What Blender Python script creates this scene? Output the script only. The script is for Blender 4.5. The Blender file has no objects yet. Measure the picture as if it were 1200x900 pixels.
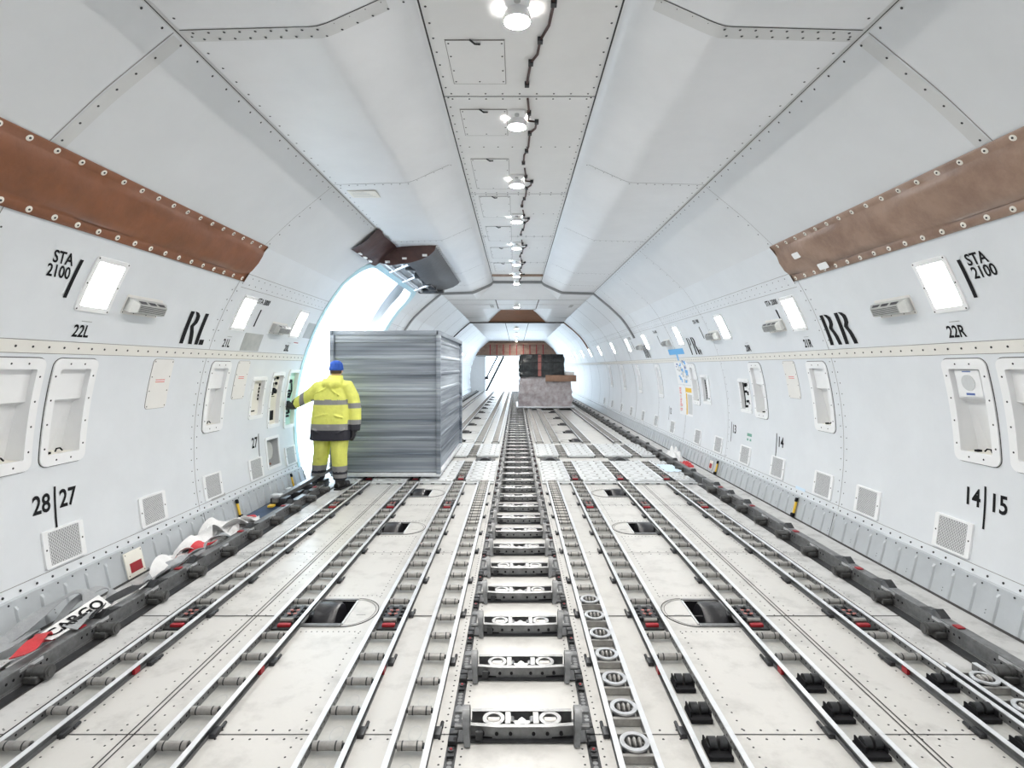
import bpy, bmesh, math, random
from mathutils import Vector, Matrix
random.seed(7)
C = bpy.context.scene.collection
PI = math.pi
R, ZC = 3.1, .85            # hull section: circle radius and centre height
Y_AFT, Y_END = -2.6, 37.0

# ------------------------------------------------------------------ materials
def mat(name, col, rough=.5, metal=0, var=0, vscale=6, bump=0, bscale=40, emit=None, estr=0, spec=.5, col2=None, contrast=None):
    m = bpy.data.materials.new(name); m.use_nodes = True
    nt = m.node_tree; b = nt.nodes['Principled BSDF']
    b.inputs['Base Color'].default_value = (*col, 1); b.inputs['Roughness'].default_value = rough
    b.inputs['Metallic'].default_value = metal; b.inputs['Specular IOR Level'].default_value = spec
    if emit:
        b.inputs['Emission Color'].default_value = (*emit, 1); b.inputs['Emission Strength'].default_value = estr
    geo = None
    if var or bump or col2:
        geo = nt.nodes.new('ShaderNodeNewGeometry')
    if var or col2:
        n = nt.nodes.new('ShaderNodeTexNoise'); n.inputs['Scale'].default_value = vscale; n.inputs['Detail'].default_value = 6
        n.inputs['Roughness'].default_value = .65
        nt.links.new(geo.outputs['Position'], n.inputs['Vector'])
        r = nt.nodes.new('ShaderNodeValToRGB')
        lo, hi = contrast or (.35, .7)
        r.color_ramp.elements[0].position = lo; r.color_ramp.elements[1].position = hi
        c2 = col2 or tuple(max(0, c * (1 - var)) for c in col)
        r.color_ramp.elements[0].color = (*c2, 1); r.color_ramp.elements[1].color = (*col, 1)
        nt.links.new(n.outputs['Fac'], r.inputs['Fac']); nt.links.new(r.outputs['Color'], b.inputs['Base Color'])
    if bump:
        n = nt.nodes.new('ShaderNodeTexNoise'); n.inputs['Scale'].default_value = bscale; n.inputs['Detail'].default_value = 4
        nt.links.new(geo.outputs['Position'], n.inputs['Vector'])
        bp = nt.nodes.new('ShaderNodeBump'); bp.inputs['Strength'].default_value = bump; bp.inputs['Distance'].default_value = .02
        nt.links.new(n.outputs['Fac'], bp.inputs['Height']); nt.links.new(bp.outputs['Normal'], b.inputs['Normal'])
    return m

M = {}
M['wall'] = mat('white wall paint', (.70, .73, .76), .42, var=.06, vscale=2.2)
M['ceil'] = mat('ceiling liner paint', (.73, .745, .765), .42, var=.07, vscale=1.5)
M['strip'] = mat('overhead strip paint', (.74, .74, .735), .45, var=.06, vscale=2)
M['band'] = mat('cream band', (.74, .73, .69), .5, var=.05)
M['doubler'] = mat('grey doubler', (.60, .61, .61), .5, var=.05)
M['kick'] = mat('grey kick panel', (.50, .53, .555), .45, metal=.15, var=.1, vscale=5)
M['seam'] = mat('seam gap', (.035, .033, .033), .7)
M['seam_soft'] = mat('soft seam', (.22, .21, .20), .7)
M['rivet'] = mat('rivet', (.05, .05, .055), .4, metal=.6)
M['white'] = mat('white part', (.82, .83, .84), .4, var=.04)
M['cream'] = mat('cream part', (.78, .76, .69), .5, var=.05)
M['grey'] = mat('grey plastic', (.42, .43, .43), .5, var=.1)
M['lgrey'] = mat('light grey', (.58, .60, .61), .5, var=.12, vscale=9)
M['black'] = mat('black paint', (.010, .010, .012), .75, spec=.2)
M['rubber'] = mat('black rubber', (.016, .016, .019), .36, bump=.1)
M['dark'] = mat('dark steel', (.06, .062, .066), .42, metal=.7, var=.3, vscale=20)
M['rail'] = mat('rail steel', (.25, .255, .26), .42, metal=.6, var=.35, vscale=25)
M['alu'] = mat('tray aluminium', (.78, .80, .83), .32, metal=.45, var=.15, vscale=14)
M['alu2'] = mat('tray base', (.50, .50, .48), .45, metal=.2, var=.22, vscale=10)
M['roller'] = mat('roller steel', (.38, .37, .355), .4, metal=.6, var=.25, vscale=30)
M['web'] = mat('shaded tray web', (.20, .205, .21), .45, metal=.5, var=.3, vscale=18)  # webs darkened to put the rails' side shadow into the colour
M['outlet'] = mat('outlet grey', (.44, .45, .44), .5, var=.15, vscale=12)
M['patchgrey'] = mat('patch grey', (.36, .38, .38), .5, col2=(.46, .47, .46), vscale=9)
M['cover'] = mat('cover white', (.76, .75, .725), .5, var=.05)
M['trimgrey'] = mat('edge seal grey', (.20, .205, .21), .5, var=.2)
M['ramp'] = mat('brown ramp sheet', (.36, .165, .085), .5, var=.2, vscale=4, bump=.2, bscale=5)  # brown lightened to put the ramp's missing lamp light into the colour
M['ring'] = mat('ring steel', (.33, .335, .34), .36, metal=.6, var=.3, vscale=25)
M['upper'] = mat('darker upper liner', (.67, .69, .71), .42, var=.06, vscale=1.5)  # panels above the insulation strip, slightly darker than the wall
M['pale'] = mat('pale blue film', (.60, .74, .86), .5)
M['stop'] = mat('stop steel', (.13, .13, .128), .4, metal=.6, var=.35, vscale=25)
M['steel'] = mat('bar steel', (.36, .365, .37), .36, metal=.75, var=.4, vscale=22)
M['bright'] = mat('bright steel', (.74, .75, .77), .3, metal=.8, var=.15, vscale=20)
M['floor'] = mat('floor panel', (.52, .513, .494), .36, col2=(.36, .352, .34), vscale=5, contrast=(.22, .5), bump=.04, bscale=25)
M['side_floor'] = mat('worn floor edge', (.52, .52, .515), .5, col2=(.30, .30, .30), vscale=7, contrast=(.28, .52))
M['blue'] = mat('blue floor mat', (.035, .07, .14), .6, var=.3)
M['brown'] = mat('brown insulation sheet', (.23, .082, .032), .5, var=.25, vscale=5, bump=.25, bscale=6)
M['brown_r'] = mat('dusty brown insulation sheet', (.31, .205, .15), .40, col2=(.19, .115, .08), vscale=4, contrast=(.3, .62), bump=.3, bscale=7)
M['maroon'] = mat('dark maroon liner', (.075, .032, .028), .5, var=.4, vscale=8, bump=.3, bscale=9)
M['charcoal'] = mat('charcoal cover', (.05, .052, .058), .5, var=.3, vscale=10, bump=.25, bscale=14)
M['red'] = mat('red', (.30, .010, .018), .45)
M['redink'] = mat('red ink', (.70, .16, .15), .6)
M['yellow'] = mat('yellow', (.75, .48, .04), .5)
M['green'] = mat('green ink', (.18, .38, .30), .6)
M['bsign'] = mat('blue sign', (.13, .40, .72), .5)
M['navy'] = mat('navy ink', (.10, .15, .38), .5)
M['teal'] = mat('pale teal panel', (.48, .72, .66), .45)
M['lamp'] = mat('wall lamp diffuser', (1, 1, 1), .5, emit=(1, .985, .95), estr=11)
M['bulb'] = mat('ceiling bulb', (1, 1, 1), .5, emit=(1, .97, .92), estr=440)
M['strap_w'] = mat('white webbing', (.80, .80, .80), .6, var=.12, vscale=15, bump=.2, bscale=60)
M['strap_g'] = mat('grey webbing', (.36, .375, .39), .6, var=.2, vscale=15, bump=.2, bscale=60)
M['strap_r'] = mat('red webbing', (.62, .04, .05), .55, var=.2, bump=.2)
M['hivis'] = mat('hi-vis yellow cloth', (.78, .80, .17), .7, var=.14, vscale=9, bump=.5, bscale=11)
M['navycloth'] = mat('dark navy cloth', (.022, .022, .032), .7, bump=.4, bscale=11)
M['reflect'] = mat('reflective tape', (.27, .27, .27), .5, var=.12, bump=.3, bscale=12)
M['hat'] = mat('blue knit', (.02, .085, .42), .8, bump=.5, bscale=70)
M['skin'] = mat('skin', (.62, .40, .30), .5)
M['hair'] = mat('hair', (.06, .04, .03), .6)
M['boot'] = mat('boot leather', (.018, .017, .018), .5, bump=.2)
M['wrapdark'] = mat('dark wrapped stack', (.045, .055, .06), .3, col2=(.012, .014, .017), vscale=7, bump=.5, bscale=9)
M['film'] = mat('plastic film over goods', (.60, .58, .60), .28, col2=(.34, .27, .28), vscale=5, contrast=(.3, .65), bump=.6, bscale=7)
M['wood'] = mat('plywood', (.42, .25, .17), .6, var=.25, vscale=5)
M['pink'] = mat('faded red card', (.50, .20, .18), .6, var=.2)
M['jamb'] = mat('glow-tinted door edge frame', (.52, .74, .80), .4, var=.1)  # frame blue, with the daylight glow of the near edge in the colour

# container skin: streaky brushed aluminium in horizontal bands
def streak():
    m = bpy.data.materials.new('streaked aluminium skin'); m.use_nodes = True
    nt = m.node_tree; b = nt.nodes['Principled BSDF']
    geo = nt.nodes.new('ShaderNodeNewGeometry'); mp = nt.nodes.new('ShaderNodeMapping')
    mp.inputs['Scale'].default_value = (.25, .25, 9)
    n = nt.nodes.new('ShaderNodeTexNoise'); n.inputs['Scale'].default_value = 1; n.inputs['Detail'].default_value = 5; n.inputs['Roughness'].default_value = .6
    r = nt.nodes.new('ShaderNodeValToRGB')
    e = r.color_ramp.elements
    e[0].position = .33; e[0].color = (.075, .095, .125, 1); e[1].position = .68; e[1].color = (.46, .51, .56, 1)
    x = e.new(.5); x.color = (.23, .26, .30, 1)
    nt.links.new(geo.outputs['Position'], mp.inputs['Vector']); nt.links.new(mp.outputs[0], n.inputs['Vector'])
    nt.links.new(n.outputs['Fac'], r.inputs['Fac']); nt.links.new(r.outputs['Color'], b.inputs['Base Color'])
    b.inputs['Metallic'].default_value = .35; b.inputs['Roughness'].default_value = .5
    return m
M['streak'] = streak()

# perforated grille: dark slot rows in a light plate
def grille():
    m = bpy.data.materials.new('perforated grille'); m.use_nodes = True
    nt = m.node_tree; b = nt.nodes['Principled BSDF']
    tc = nt.nodes.new('ShaderNodeTexCoord'); mp = nt.nodes.new('ShaderNodeMapping')
    mp.inputs['Scale'].default_value = (1, 1, 1)
    br = nt.nodes.new('ShaderNodeTexBrick'); br.inputs['Scale'].default_value = 1
    br.inputs['Color1'].default_value = (.10, .105, .11, 1); br.inputs['Color2'].default_value = (.16, .165, .17, 1)
    br.inputs['Mortar'].default_value = (.62, .63, .64, 1); br.inputs['Mortar Size'].default_value = .0028
    br.inputs['Brick Width'].default_value = .022; br.inputs['Row Height'].default_value = .0115; br.inputs['Mortar Smooth'].default_value = .1
    sp = nt.nodes.new('ShaderNodeSeparateXYZ'); cb = nt.nodes.new('ShaderNodeCombineXYZ')
    nt.links.new(tc.outputs['Object'], sp.inputs[0])
    nt.links.new(sp.outputs['Z'], cb.inputs['X']); nt.links.new(sp.outputs['Y'], cb.inputs['Y'])
    nt.links.new(cb.outputs[0], br.inputs['Vector']); nt.links.new(br.outputs['Color'], b.inputs['Base Color'])
    b.inputs['Roughness'].default_value = .5
    return m
M['grille'] = grille()

# ------------------------------------------------------------------ mesh builder
class B:
    def __init__(s): s.v = []; s.f = []; s.m = []
    def add(s, vs, fs, m=0):
        o = len(s.v); s.v += [tuple(p) for p in vs]
        for f in fs: s.f.append([i + o for i in f]); s.m.append(m)
        return s
    def box(s, x0, x1, y0, y1, z0, z1, m=0, bev=0):
        vs = [(x, y, z) for x in (x0, x1) for y in (y0, y1) for z in (z0, z1)]
        fs = [(0, 1, 3, 2), (4, 6, 7, 5), (0, 4, 5, 1), (2, 3, 7, 6), (0, 2, 6, 4), (1, 5, 7, 3)]
        if bev:
            bm = bmesh.new(); q = [bm.verts.new(p) for p in vs]
            for f in fs: bm.faces.new([q[i] for i in f])
            bmesh.ops.bevel(bm, geom=bm.edges[:], offset=bev, segments=2, affect='EDGES', profile=.5)
            bm.verts.index_update()
            vs = [v.co[:] for v in bm.verts]; fs = [[v.index for v in f.verts] for f in bm.faces]; bm.free()
        return s.add(vs, fs, m)
    def loft(s, rings, m=0, caps=True, closed=True):
        n = len(rings[0]); vs = [p for r in rings for p in r]; fs = []
        for i in range(len(rings) - 1):
            for j in range(n if closed else n - 1):
                k = (j + 1) % n
                fs.append((i * n + j, i * n + k, (i + 1) * n + k, (i + 1) * n + j))
        if caps and closed:
            fs.append(list(range(n - 1, -1, -1))); fs.append([(len(rings) - 1) * n + j for j in range(n)])
        return s.add(vs, fs, m)
    def cyl(s, a, b, r, r2=None, n=12, m=0, caps=True):
        a, b = Vector(a), Vector(b); r2 = r if r2 is None else r2
        d = (b - a).normalized(); u = d.orthogonal().normalized(); w = d.cross(u)
        ring = lambda c, q: [tuple(c + (u * math.cos(2 * PI * i / n) + w * math.sin(2 * PI * i / n)) * q) for i in range(n)]
        return s.loft([ring(a, r), ring(b, r2)], m, caps)
    def tube(s, path, r, n=8, m=0, rs=None):
        P = [Vector(p) for p in path]; rings = []; u = None
        for i, p in enumerate(P):
            d = (P[min(i + 1, len(P) - 1)] - P[max(i - 1, 0)]).normalized()
            if u is None: u = d.orthogonal().normalized()
            u = (u - d * u.dot(d)).normalized(); w = d.cross(u); q = rs[i] if rs else r
            rings.append([tuple(p + (u * math.cos(2 * PI * k / n) + w * math.sin(2 * PI * k / n)) * q) for k in range(n)])
        return s.loft(rings, m)
    def prism(s, poly, ax, h0, h1, m=0):
        f = {'z': lambda a, b, h: (a, b, h), 'y': lambda a, b, h: (a, h, b), 'x': lambda a, b, h: (h, a, b)}[ax]
        return s.loft([[f(a, b, h0) for a, b in poly], [f(a, b, h1) for a, b in poly]], m)
    def ring(s, c, r0, r1, h, n=24, m=0):
        cx, cy, cz = c; R_ = lambda r, z: [(cx + r * math.cos(2 * PI * i / n), cy + r * math.sin(2 * PI * i / n), z) for i in range(n)]
        return s.loft([R_(r0, cz), R_(r1, cz), R_(r1, cz + h), R_(r0, cz + h), R_(r0, cz)], m, caps=False)
    def ell(s, c, r, nu=16, nv=10, m=0):
        rings = []
        for j in range(nv + 1):
            t = -PI / 2 + PI * (j if 0 < j < nv else (.02 if j == 0 else nv - .02)) / nv
            rings.append([(c[0] + r[0] * math.cos(t) * math.cos(2 * PI * i / nu), c[1] + r[1] * math.cos(t) * math.sin(2 * PI * i / nu), c[2] + r[2] * math.sin(t)) for i in range(nu)])
        return s.loft(rings, m)
    def dome(s, p, n, r=.006, h=.0025, m=0, k=6):
        p, n = Vector(p), Vector(n).normalized(); u = n.orthogonal().normalized(); w = n.cross(u)
        a = [tuple(p + (u * math.cos(2 * PI * i / k) + w * math.sin(2 * PI * i / k)) * r) for i in range(k)]
        b = [tuple(p + n * h + (u * math.cos(2 * PI * i / k) + w * math.sin(2 * PI * i / k)) * r * .7) for i in range(k)]
        fs = [(i, (i + 1) % k, k + (i + 1) % k, k + i) for i in range(k)] + [list(range(k, 2 * k))]
        return s.add(a + b, fs, m)
    def xf(s, fn):
        s.v = [tuple(fn(*p)) for p in s.v]; return s
    def merge(s, o, fn=None, m=None):
        return s.add([fn(*p) for p in o.v] if fn else o.v, o.f, 0) if m is None and not any(o.m) else s._mg(o, fn)
    def _mg(s, o, fn):
        k = len(s.v); s.v += [tuple(fn(*p)) if fn else p for p in o.v]
        s.f += [[i + k for i in f] for f in o.f]; s.m += o.m; return s
    def mesh(s, name, mats, smooth=35, recalc=True):
        me = bpy.data.meshes.new(name); me.from_pydata(s.v, [], s.f)
        for x in (mats if isinstance(mats, (list, tuple)) else [mats]): me.materials.append(M[x] if isinstance(x, str) else x)
        if any(s.m): me.polygons.foreach_set('material_index', s.m)
        if recalc:
            bm = bmesh.new(); bm.from_mesh(me); bmesh.ops.recalc_face_normals(bm, faces=bm.faces[:]); bm.to_mesh(me); bm.free()
        if smooth:
            me.shade_smooth(); me.set_sharp_from_angle(angle=math.radians(smooth))
        me.update(); return me
    def obj(s, name, mats, parent=None, loc=(0, 0, 0), smooth=35, recalc=True):
        return link(name, s.mesh(name, mats, smooth, recalc), parent, loc)

def link(name, me, parent=None, loc=(0, 0, 0)):
    o = bpy.data.objects.new(name, me); C.objects.link(o); o.location = loc
    if parent: o.parent = parent
    return o
def tag(o, label=None, cat=None, group=None, kind=None):
    if label: o['label'] = label
    if cat: o['category'] = cat
    if group: o['group'] = group
    if kind: o['kind'] = kind
    return o
def thing(name, label, cat, loc=(0, 0, 0), group=None):
    o = link(name, None, None, loc); o.empty_display_size = .1
    return tag(o, label, cat, group)
def struct(o): o['kind'] = 'structure'; return o
def copy_tree(o, loc=None, label=None, parent=None):
    c = o.copy(); C.objects.link(c)
    if parent: c.parent = parent
    if loc is not None: c.location = loc
    if label: c['label'] = label
    for ch in [x for x in KIDS.get(o.name, [])]: copy_tree(ch, parent=c)
    return c
KIDS = {}
def kids_index():
    KIDS.clear()
    for o in C.objects:
        if o.parent: KIDS.setdefault(o.parent.name, []).append(o)
def ordn(n):
    return '%d%s' % (n, 'th' if 10 <= n % 100 <= 20 else {1: 'st', 2: 'nd', 3: 'rd'}.get(n % 10, 'th'))
def dots(b, pts, n, r=.006, h=.0025, k=6):
    for p in pts: b.dome(p, n, r, h, k=k)

# ------------------------------------------------------------------ hull section
def S(z): return R * math.asin((z - ZC) / R)
S_FLOOR, S_BR0, S_BR1 = S(0), S(2.45), S(2.77)
UP = [(2.434, 2.77), (2.27, 2.926), (2.20, 2.992), (2.14, 3.046), (2.07, 3.104), (1.77, 3.35)]
UPS = [S_BR1]
for a, b in zip(UP, UP[1:]): UPS.append(UPS[-1] + math.dist(a, b))
S_TOP = UPS[-1]
def sec(s, w=0):
    """(x, z, nx, nz) of the right-hand section at arc length s, moved w inward."""
    if s <= S_BR1:
        t = s / R; return ((R - w) * math.cos(t), ZC + (R - w) * math.sin(t), -math.cos(t), -math.sin(t))
    for i in range(len(UP) - 1):
        if s <= UPS[i + 1] + 1e-6 or i == len(UP) - 2:
            f = (s - UPS[i]) / (UPS[i + 1] - UPS[i]); a, b = UP[i], UP[i + 1]
            dx, dz = b[0] - a[0], b[1] - a[1]; L = math.hypot(dx, dz); nx, nz = -dz / L, dx / L
            if nz > 0: nx, nz = -nx, -nz
            return (a[0] + dx * f + nx * w, a[1] + dz * f + nz * w, nx, nz)
def WP(side, Y, s, w=0):
    x, z, _, _ = sec(s, w); return Vector((side * x, Y, z))
def WN(side, s):
    _, _, nx, nz = sec(s); return Vector((side * nx, 0, nz))
def wmap(side, Y0, s0, org=None):
    o = org or Vector((0, 0, 0))
    return lambda u, v, w: WP(side, Y0 - side * u, s0 + v, w) - o
def wthing(name, label, cat, side, Y0, z0, group=None):
    s0 = S(z0); org = WP(side, Y0, s0)
    return thing(name, label, cat, org, group), wmap(side, Y0, s0, org)
def sheet(ycuts, xcuts, holes, fn):
    ys, xs = sorted(set(round(y, 4) for y in ycuts)), sorted(set(round(x, 4) for x in xcuts))
    b = B(); idx = {}; fs = []
    def vi(i, j):
        if (i, j) not in idx: idx[i, j] = len(b.v); b.v.append(tuple(fn(ys[i], xs[j])))
        return idx[i, j]
    for i in range(len(ys) - 1):
        for j in range(len(xs) - 1):
            cy, cx = (ys[i] + ys[i + 1]) / 2, (xs[j] + xs[j + 1]) / 2
            if any(h[0] < cy < h[1] and h[2] < cx < h[3] for h in holes): continue
            b.f.append([vi(i, j), vi(i + 1, j), vi(i + 1, j + 1), vi(i, j + 1)]); b.m.append(0)
    return b

# ------------------------------------------------------------------ placement tables (metres)
LAMPS = {1: [3.73, 5.70, 7.65, 9.75, 12.2, 14.1, 16.3, 18.9, 21.4, 23.8, 26.5, 29.5], -1: [3.75, 5.70, 7.14, 12.2, 13.7, 16.1, 18.5, 21.0, 23.2, 25.4, 28.2, 31]}
VENTS = {1: [3.96, 4.92, 5.63, 6.61, 7.55, 8.55, 9.52, 11.05, 12.35, 13.6, 15.0, 16.4, 18, 19.6], -1: [3.76, 4.68, 5.60, 6.53, 7.53, 12.4, 13.6, 15, 16.4, 18, 19.6]}
BOXES = {1: [4.24, 6.18, 8.1, 10.6, 12.9], -1: [4.22, 6.62]}
POCKETS = {1: [3.33, 3.78, 5.64, 7.1, 9.65, 12.0, 14.0, 16.0, 18.2], -1: [3.34, 3.78, 5.64, 12.6, 14.2, 16, 18.2]}
PZ0, PZ1 = 1.02, 1.63
DOOR = (7.8, 11.3, S(-.02), UPS[4] - .04)
HOSE_HOLE = (6.86, 7.19, S(.38), S(.72))
CTRL = [('L', 6.39, 6.75, 1.01, 1.505), ('L', 6.89, 7.25, .855, 1.555), ('L', 7.38, 7.74, .80, 1.585), ('R', 7.38, 7.74, 1.0, 1.46), ('R', 8.92, 9.3, 1.01, 1.49)]
PDU_Y = [3.69, 5.61, 7.16, 12.2, 13.8, 15.6, 17.5, 19.8, 21.8, 23.6, 25.5, 27.5, 29.5]
JOINTS = [2.87, 5.33, 8.24, 10.3, 12.25, 14.5, 16.6, 18.7, 20.8, 23, 25.2, 27.5, 30, 33]
SIDE = {1: 'right', -1: 'left'}

# ------------------------------------------------------------------ walls
def build_wall(side):
    holes = []
    for y in POCKETS[side]: holes.append((y - .13, y + .13, S(PZ0) + .02, S(PZ1) - .02))
    for k, y0, y1, z0, z1 in CTRL:
        if (k == 'R') == (side == 1): holes.append((y0 + .035, y1 - .035, S(z0) + .035, S(z1) - .035))
    if side == -1: holes += [DOOR, HOSE_HOLE]
    yc = [Y_AFT, 0, Y_END] + [v for h in holes for v in h[:2]]
    n = 46; sc = [S_FLOOR + (S_BR1 - S_FLOOR) * i / n for i in range(n + 1)] + UPS + [v for h in holes for v in h[2:]]
    sc = [v for v in sc if S_FLOOR - 1e-6 <= v <= S_TOP + 1e-6]
    b = sheet(yc, sc, holes, lambda y, s: WP(side, y, s))
    if side == -1:                                        # rounded door corners
        for yy, sy in ((DOOR[0], 1), (DOOR[1], -1)):
            r = .45; c = (yy + sy * r, DOOR[3] - r); pts = [(yy, DOOR[3])]
            pts += [(c[0] - sy * r * math.cos(a), c[1] + r * math.sin(a)) for a in [PI / 2 * i / 8 for i in range(9)]]
            v = [tuple(WP(-1, p[0], p[1])) for p in pts]
            b.add(v, [(0, i, i + 1) for i in range(1, 9)])
    zt = UP[0][1] + .001
    b.m = [1 if min(b.v[i][2] for i in f) > zt - .004 else 0 for f in b.f]
    w = struct(b.obj('wall_' + SIDE[side], ['wall', 'upper'], smooth=30, recalc=False))
    # seams and rivets are surface pattern of the wall
    q, rv, db = B(), B(), B()
    def yseam(y, s0, s1, wd=.005, wo=.0012, bb=q):
        k = max(2, int((s1 - s0) / .08)); ss = [s0 + (s1 - s0) * i / k for i in range(k + 1)]
        bb.loft([[tuple(WP(side, y - wd / 2, s, wo)) for s in ss], [tuple(WP(side, y + wd / 2, s, wo)) for s in ss]], closed=False)
    def sseam(s, y0, y1, wd=.005, wo=.0012, bb=q):
        bb.loft([[tuple(WP(side, y0, s - wd / 2, wo)), tuple(WP(side, y1, s - wd / 2, wo))], [tuple(WP(side, y0, s + wd / 2, wo)), tuple(WP(side, y1, s + wd / 2, wo))]], closed=False)
    def inh(y, s): return any(h[0] - .01 < y < h[1] + .01 and h[2] - .01 < s < h[3] + .01 for h in holes)
    spans = [(Y_AFT, Y_END)] if side == 1 else [(Y_AFT, DOOR[0]), (DOOR[1], Y_END)]
    for y in JOINTS:
        if side == -1 and DOOR[0] < y < DOOR[1]: continue
        yseam(y, S(.26), S_BR0 if y < 5.3 else S_BR1, .006 if y < 9 else .012 if y < 14 else .026)
        if y < 14:
            s = S(.32)
            while s < S_BR0 - .05:
                for d in ((-.045, .045) if y < 6 else (-.04,)): rv.dome(WP(side, y + d, s, .001), WN(side, s), .0065, .002)
                s += .105
        if y < 14:                                        # upper panel seam with a grey doubler strip beside it
            yseam(y, S_BR1, S_TOP - .02, .005)
            if y < 5: yseam(y + .055, S_BR1 + .02, S_TOP - .03, .085, .0008, db)
            for s in [S_BR1 + .05 + i * .13 for i in range(int((S_TOP - S_BR1) / .13))]:
                rv.dome(WP(side, y + .05, s, .001), WN(side, s), .0075, .002)
        else: yseam(y, S_BR1, S_TOP, .03)
    for y0, y1 in spans:                                  # lower lip seam and kick-line bolts
        sseam(S(.295), y0, y1, .004); sseam(S(1.705), y0, y1, .004); sseam(S(1.785), y0, y1, .004)
        y = y0 + .1
        while y < min(y1, 20):
            rv.dome(WP(side, y, S(.258), .002), WN(side, S(.25)), .009, .004); rv.dome((side * 3.006, y, .215), (-side, 0, .2), .007, .003)
            rv.dome(WP(side, y, S(1.745), .004), WN(side, S(1.74)), .0085, .003)
            y += .118
    for y0, y1 in [(5.4, 7.8 if side == -1 else 20)] + ([(11.4, 20)] if side == -1 else []):
        y = y0
        while y < y1:
            for z in (2.43, 2.49): rv.dome(WP(side, y, S(z), .001), WN(side, S(z)), .0065, .002)
            y += .13
        sseam(S(2.395), y0, y1, .004); sseam(S(2.52), y0, y1, .004)
    b2 = B()
    for y0, y1 in spans:                                  # the cream bolt band is a strip of its own height
        b2.loft([[tuple(WP(side, y, S(z), .003)) for z in (1.707, 1.73, 1.76, 1.783)] for y in (y0, y1)], closed=False)
    struct(b2.obj('trim_1' if side == -1 else 'trim_2', 'band', recalc=False))
    q.obj('panel_seam', 'seam_soft', w, recalc=False); rv.obj('rivets', 'rivet', w, recalc=False); db.obj('doubler_strip', 'doubler', w, recalc=False)
    # kick panel: ribbed grey baseboard
    k = B()
    for y0, y1 in spans:
        ys = [y0]; y = y0
        prof = []
        while y < min(y1, 16):
            prof += [(y, 0), (y + .152, 0), (y + .158, .013), (y + .172, .013), (y + .18, 0)]; y += .18
        prof.append((y1, 0))
        prof = [(min(a, y1), d) for a, d in prof]
        k.loft([[(side * (2.955), a, .0), (side * (2.965 - d), a, .03), (side * (2.988 - d), a, .12), (side * (3.000 - d), a, .175), (side * (3.005), a, .195), (side * 3.012, a, .232)] for a, d in prof], closed=False)
        k.add([(side * 2.955, y0, 0), (side * 3.012, y0, .232), (side * 3.09, y0, .232), (side * 3.09, y0, 0)], [(0, 1, 2, 3)])
        k.loft([[(side * 3.012, a, .232), (side * 3.046, a, .236)] for a in (y0, y1)], closed=False)
    kk = struct(k.obj('baseboard_' + SIDE[side], 'kick', smooth=25, recalc=False))
    g = B()
    for y in JOINTS[:6]:
        if side == -1 and DOOR[0] < y < DOOR[1]: continue
        g.loft([[(side * (2.955 - .003), y + d, 0), (side * (2.985 - .003), y + d, .12), (side * (3.012 - .004), y + d, .23)] for d in (-.004, .004)], closed=False)
    for y0, y1 in spans:
        g.loft([[(side * 2.938, a, .002), (side * 2.953, a, .012)] for a in (y0, y1)], closed=False)
        y = y0 + .05
        while y < min(y1, 9):
            for z, x in ((.05, 2.968), (.07, 2.974)): g.dome((side * (x - .001), y, z), (-side, 0, .3), .004, .001)
            y += .36
    g.obj('seam_line', 'seam', kk, recalc=False)
    return w
WALL = {1: build_wall(1), -1: build_wall(-1)}

# ------------------------------------------------------------------ ceiling
HALF = [(1.77, 3.35), (1.40, 3.36), (1.13, 3.3675), (1.09, 3.3685), (1.05, 3.372), (1.01, 3.384), (.97, 3.400), (.93, 3.418), (.70, 3.522), (.66, 3.54), (.615, 3.567), (.588, 3.59), (.575, 3.612), (.56, 3.62)]
def ceil_ring(y): return [(x, y, z) for x, z in HALF] + [(-x, y, z) for x, z in HALF[::-1]]
FLATX = [1.77, 1.05, .56, -.56, -1.05, -1.77]
cb = B()
for y0, y1 in ((Y_AFT, 13.07), (16.4, 19.6)): cb.loft([ceil_ring(y0), ceil_ring(y1)], closed=False)
for y0, y1 in ((13.1, 16.4), (21.4, Y_END)):
    if y0 == 13.1:                                          # side flats beside the ramp, then the flat bay
        for sd in (1, -1):
            cb.add([(sd * 1.77, 13.07, 3.33), (sd * 1.77, 14.2, 3.33), (sd * 1.03, 14.2, 3.33), (sd * 1.03, 13.07, 3.34)], [(0, 1, 2, 3)])
            cb.add([(sd * 1.03, 13.07, 3.34), (sd * 1.03, 14.2, 3.33), (sd * .58, 13.4, 3.6), (sd * .58, 13.07, 3.6)], [(0, 1, 2, 3)])
        cb.add([(-.58, 13.4, 3.6), (.58, 13.4, 3.6), (1.03, 14.2, 3.33), (-1.03, 14.2, 3.33)], [(0, 1, 2, 3)])
        cb.add([(-.6, 13.0, 3.62), (.6, 13.0, 3.62), (.58, 13.4, 3.6), (-.58, 13.4, 3.6)], [(0, 1, 2, 3)])
        y0 = 14.2
    cb.add([(-1.77, y0, 3.33), (1.77, y0, 3.33), (1.77, y1, 3.33), (-1.77, y1, 3.33)], [(0, 1, 2, 3)])
for sd in (1, -1):
    cb.add([(sd * 1.77, 19.6, 3.33), (sd * 1.77, 21.4, 3.33), (sd * 1.1, 21.4, 3.33), (sd * 1.05, 19.6, 3.37)], [(0, 1, 2, 3)])
    cb.add([(sd * 1.05, 19.6, 3.37), (sd * 1.1, 21.4, 3.33), (sd * .58, 19.6, 3.62)], [(0, 1, 2)])
ceiling = struct(cb.obj('ceiling', 'ceil', smooth=25, recalc=False))
bs = B().add([(-.58, 19.6, 3.62), (.58, 19.6, 3.62), (1.1, 21.4, 3.335), (-1.1, 21.4, 3.335)], [(0, 1, 2, 3)])
bs.obj('brown_ramp_sheet', 'ramp', ceiling, recalc=False)
q, rv, db = B(), B(), B()
CN = (0, 0, -1)
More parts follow.
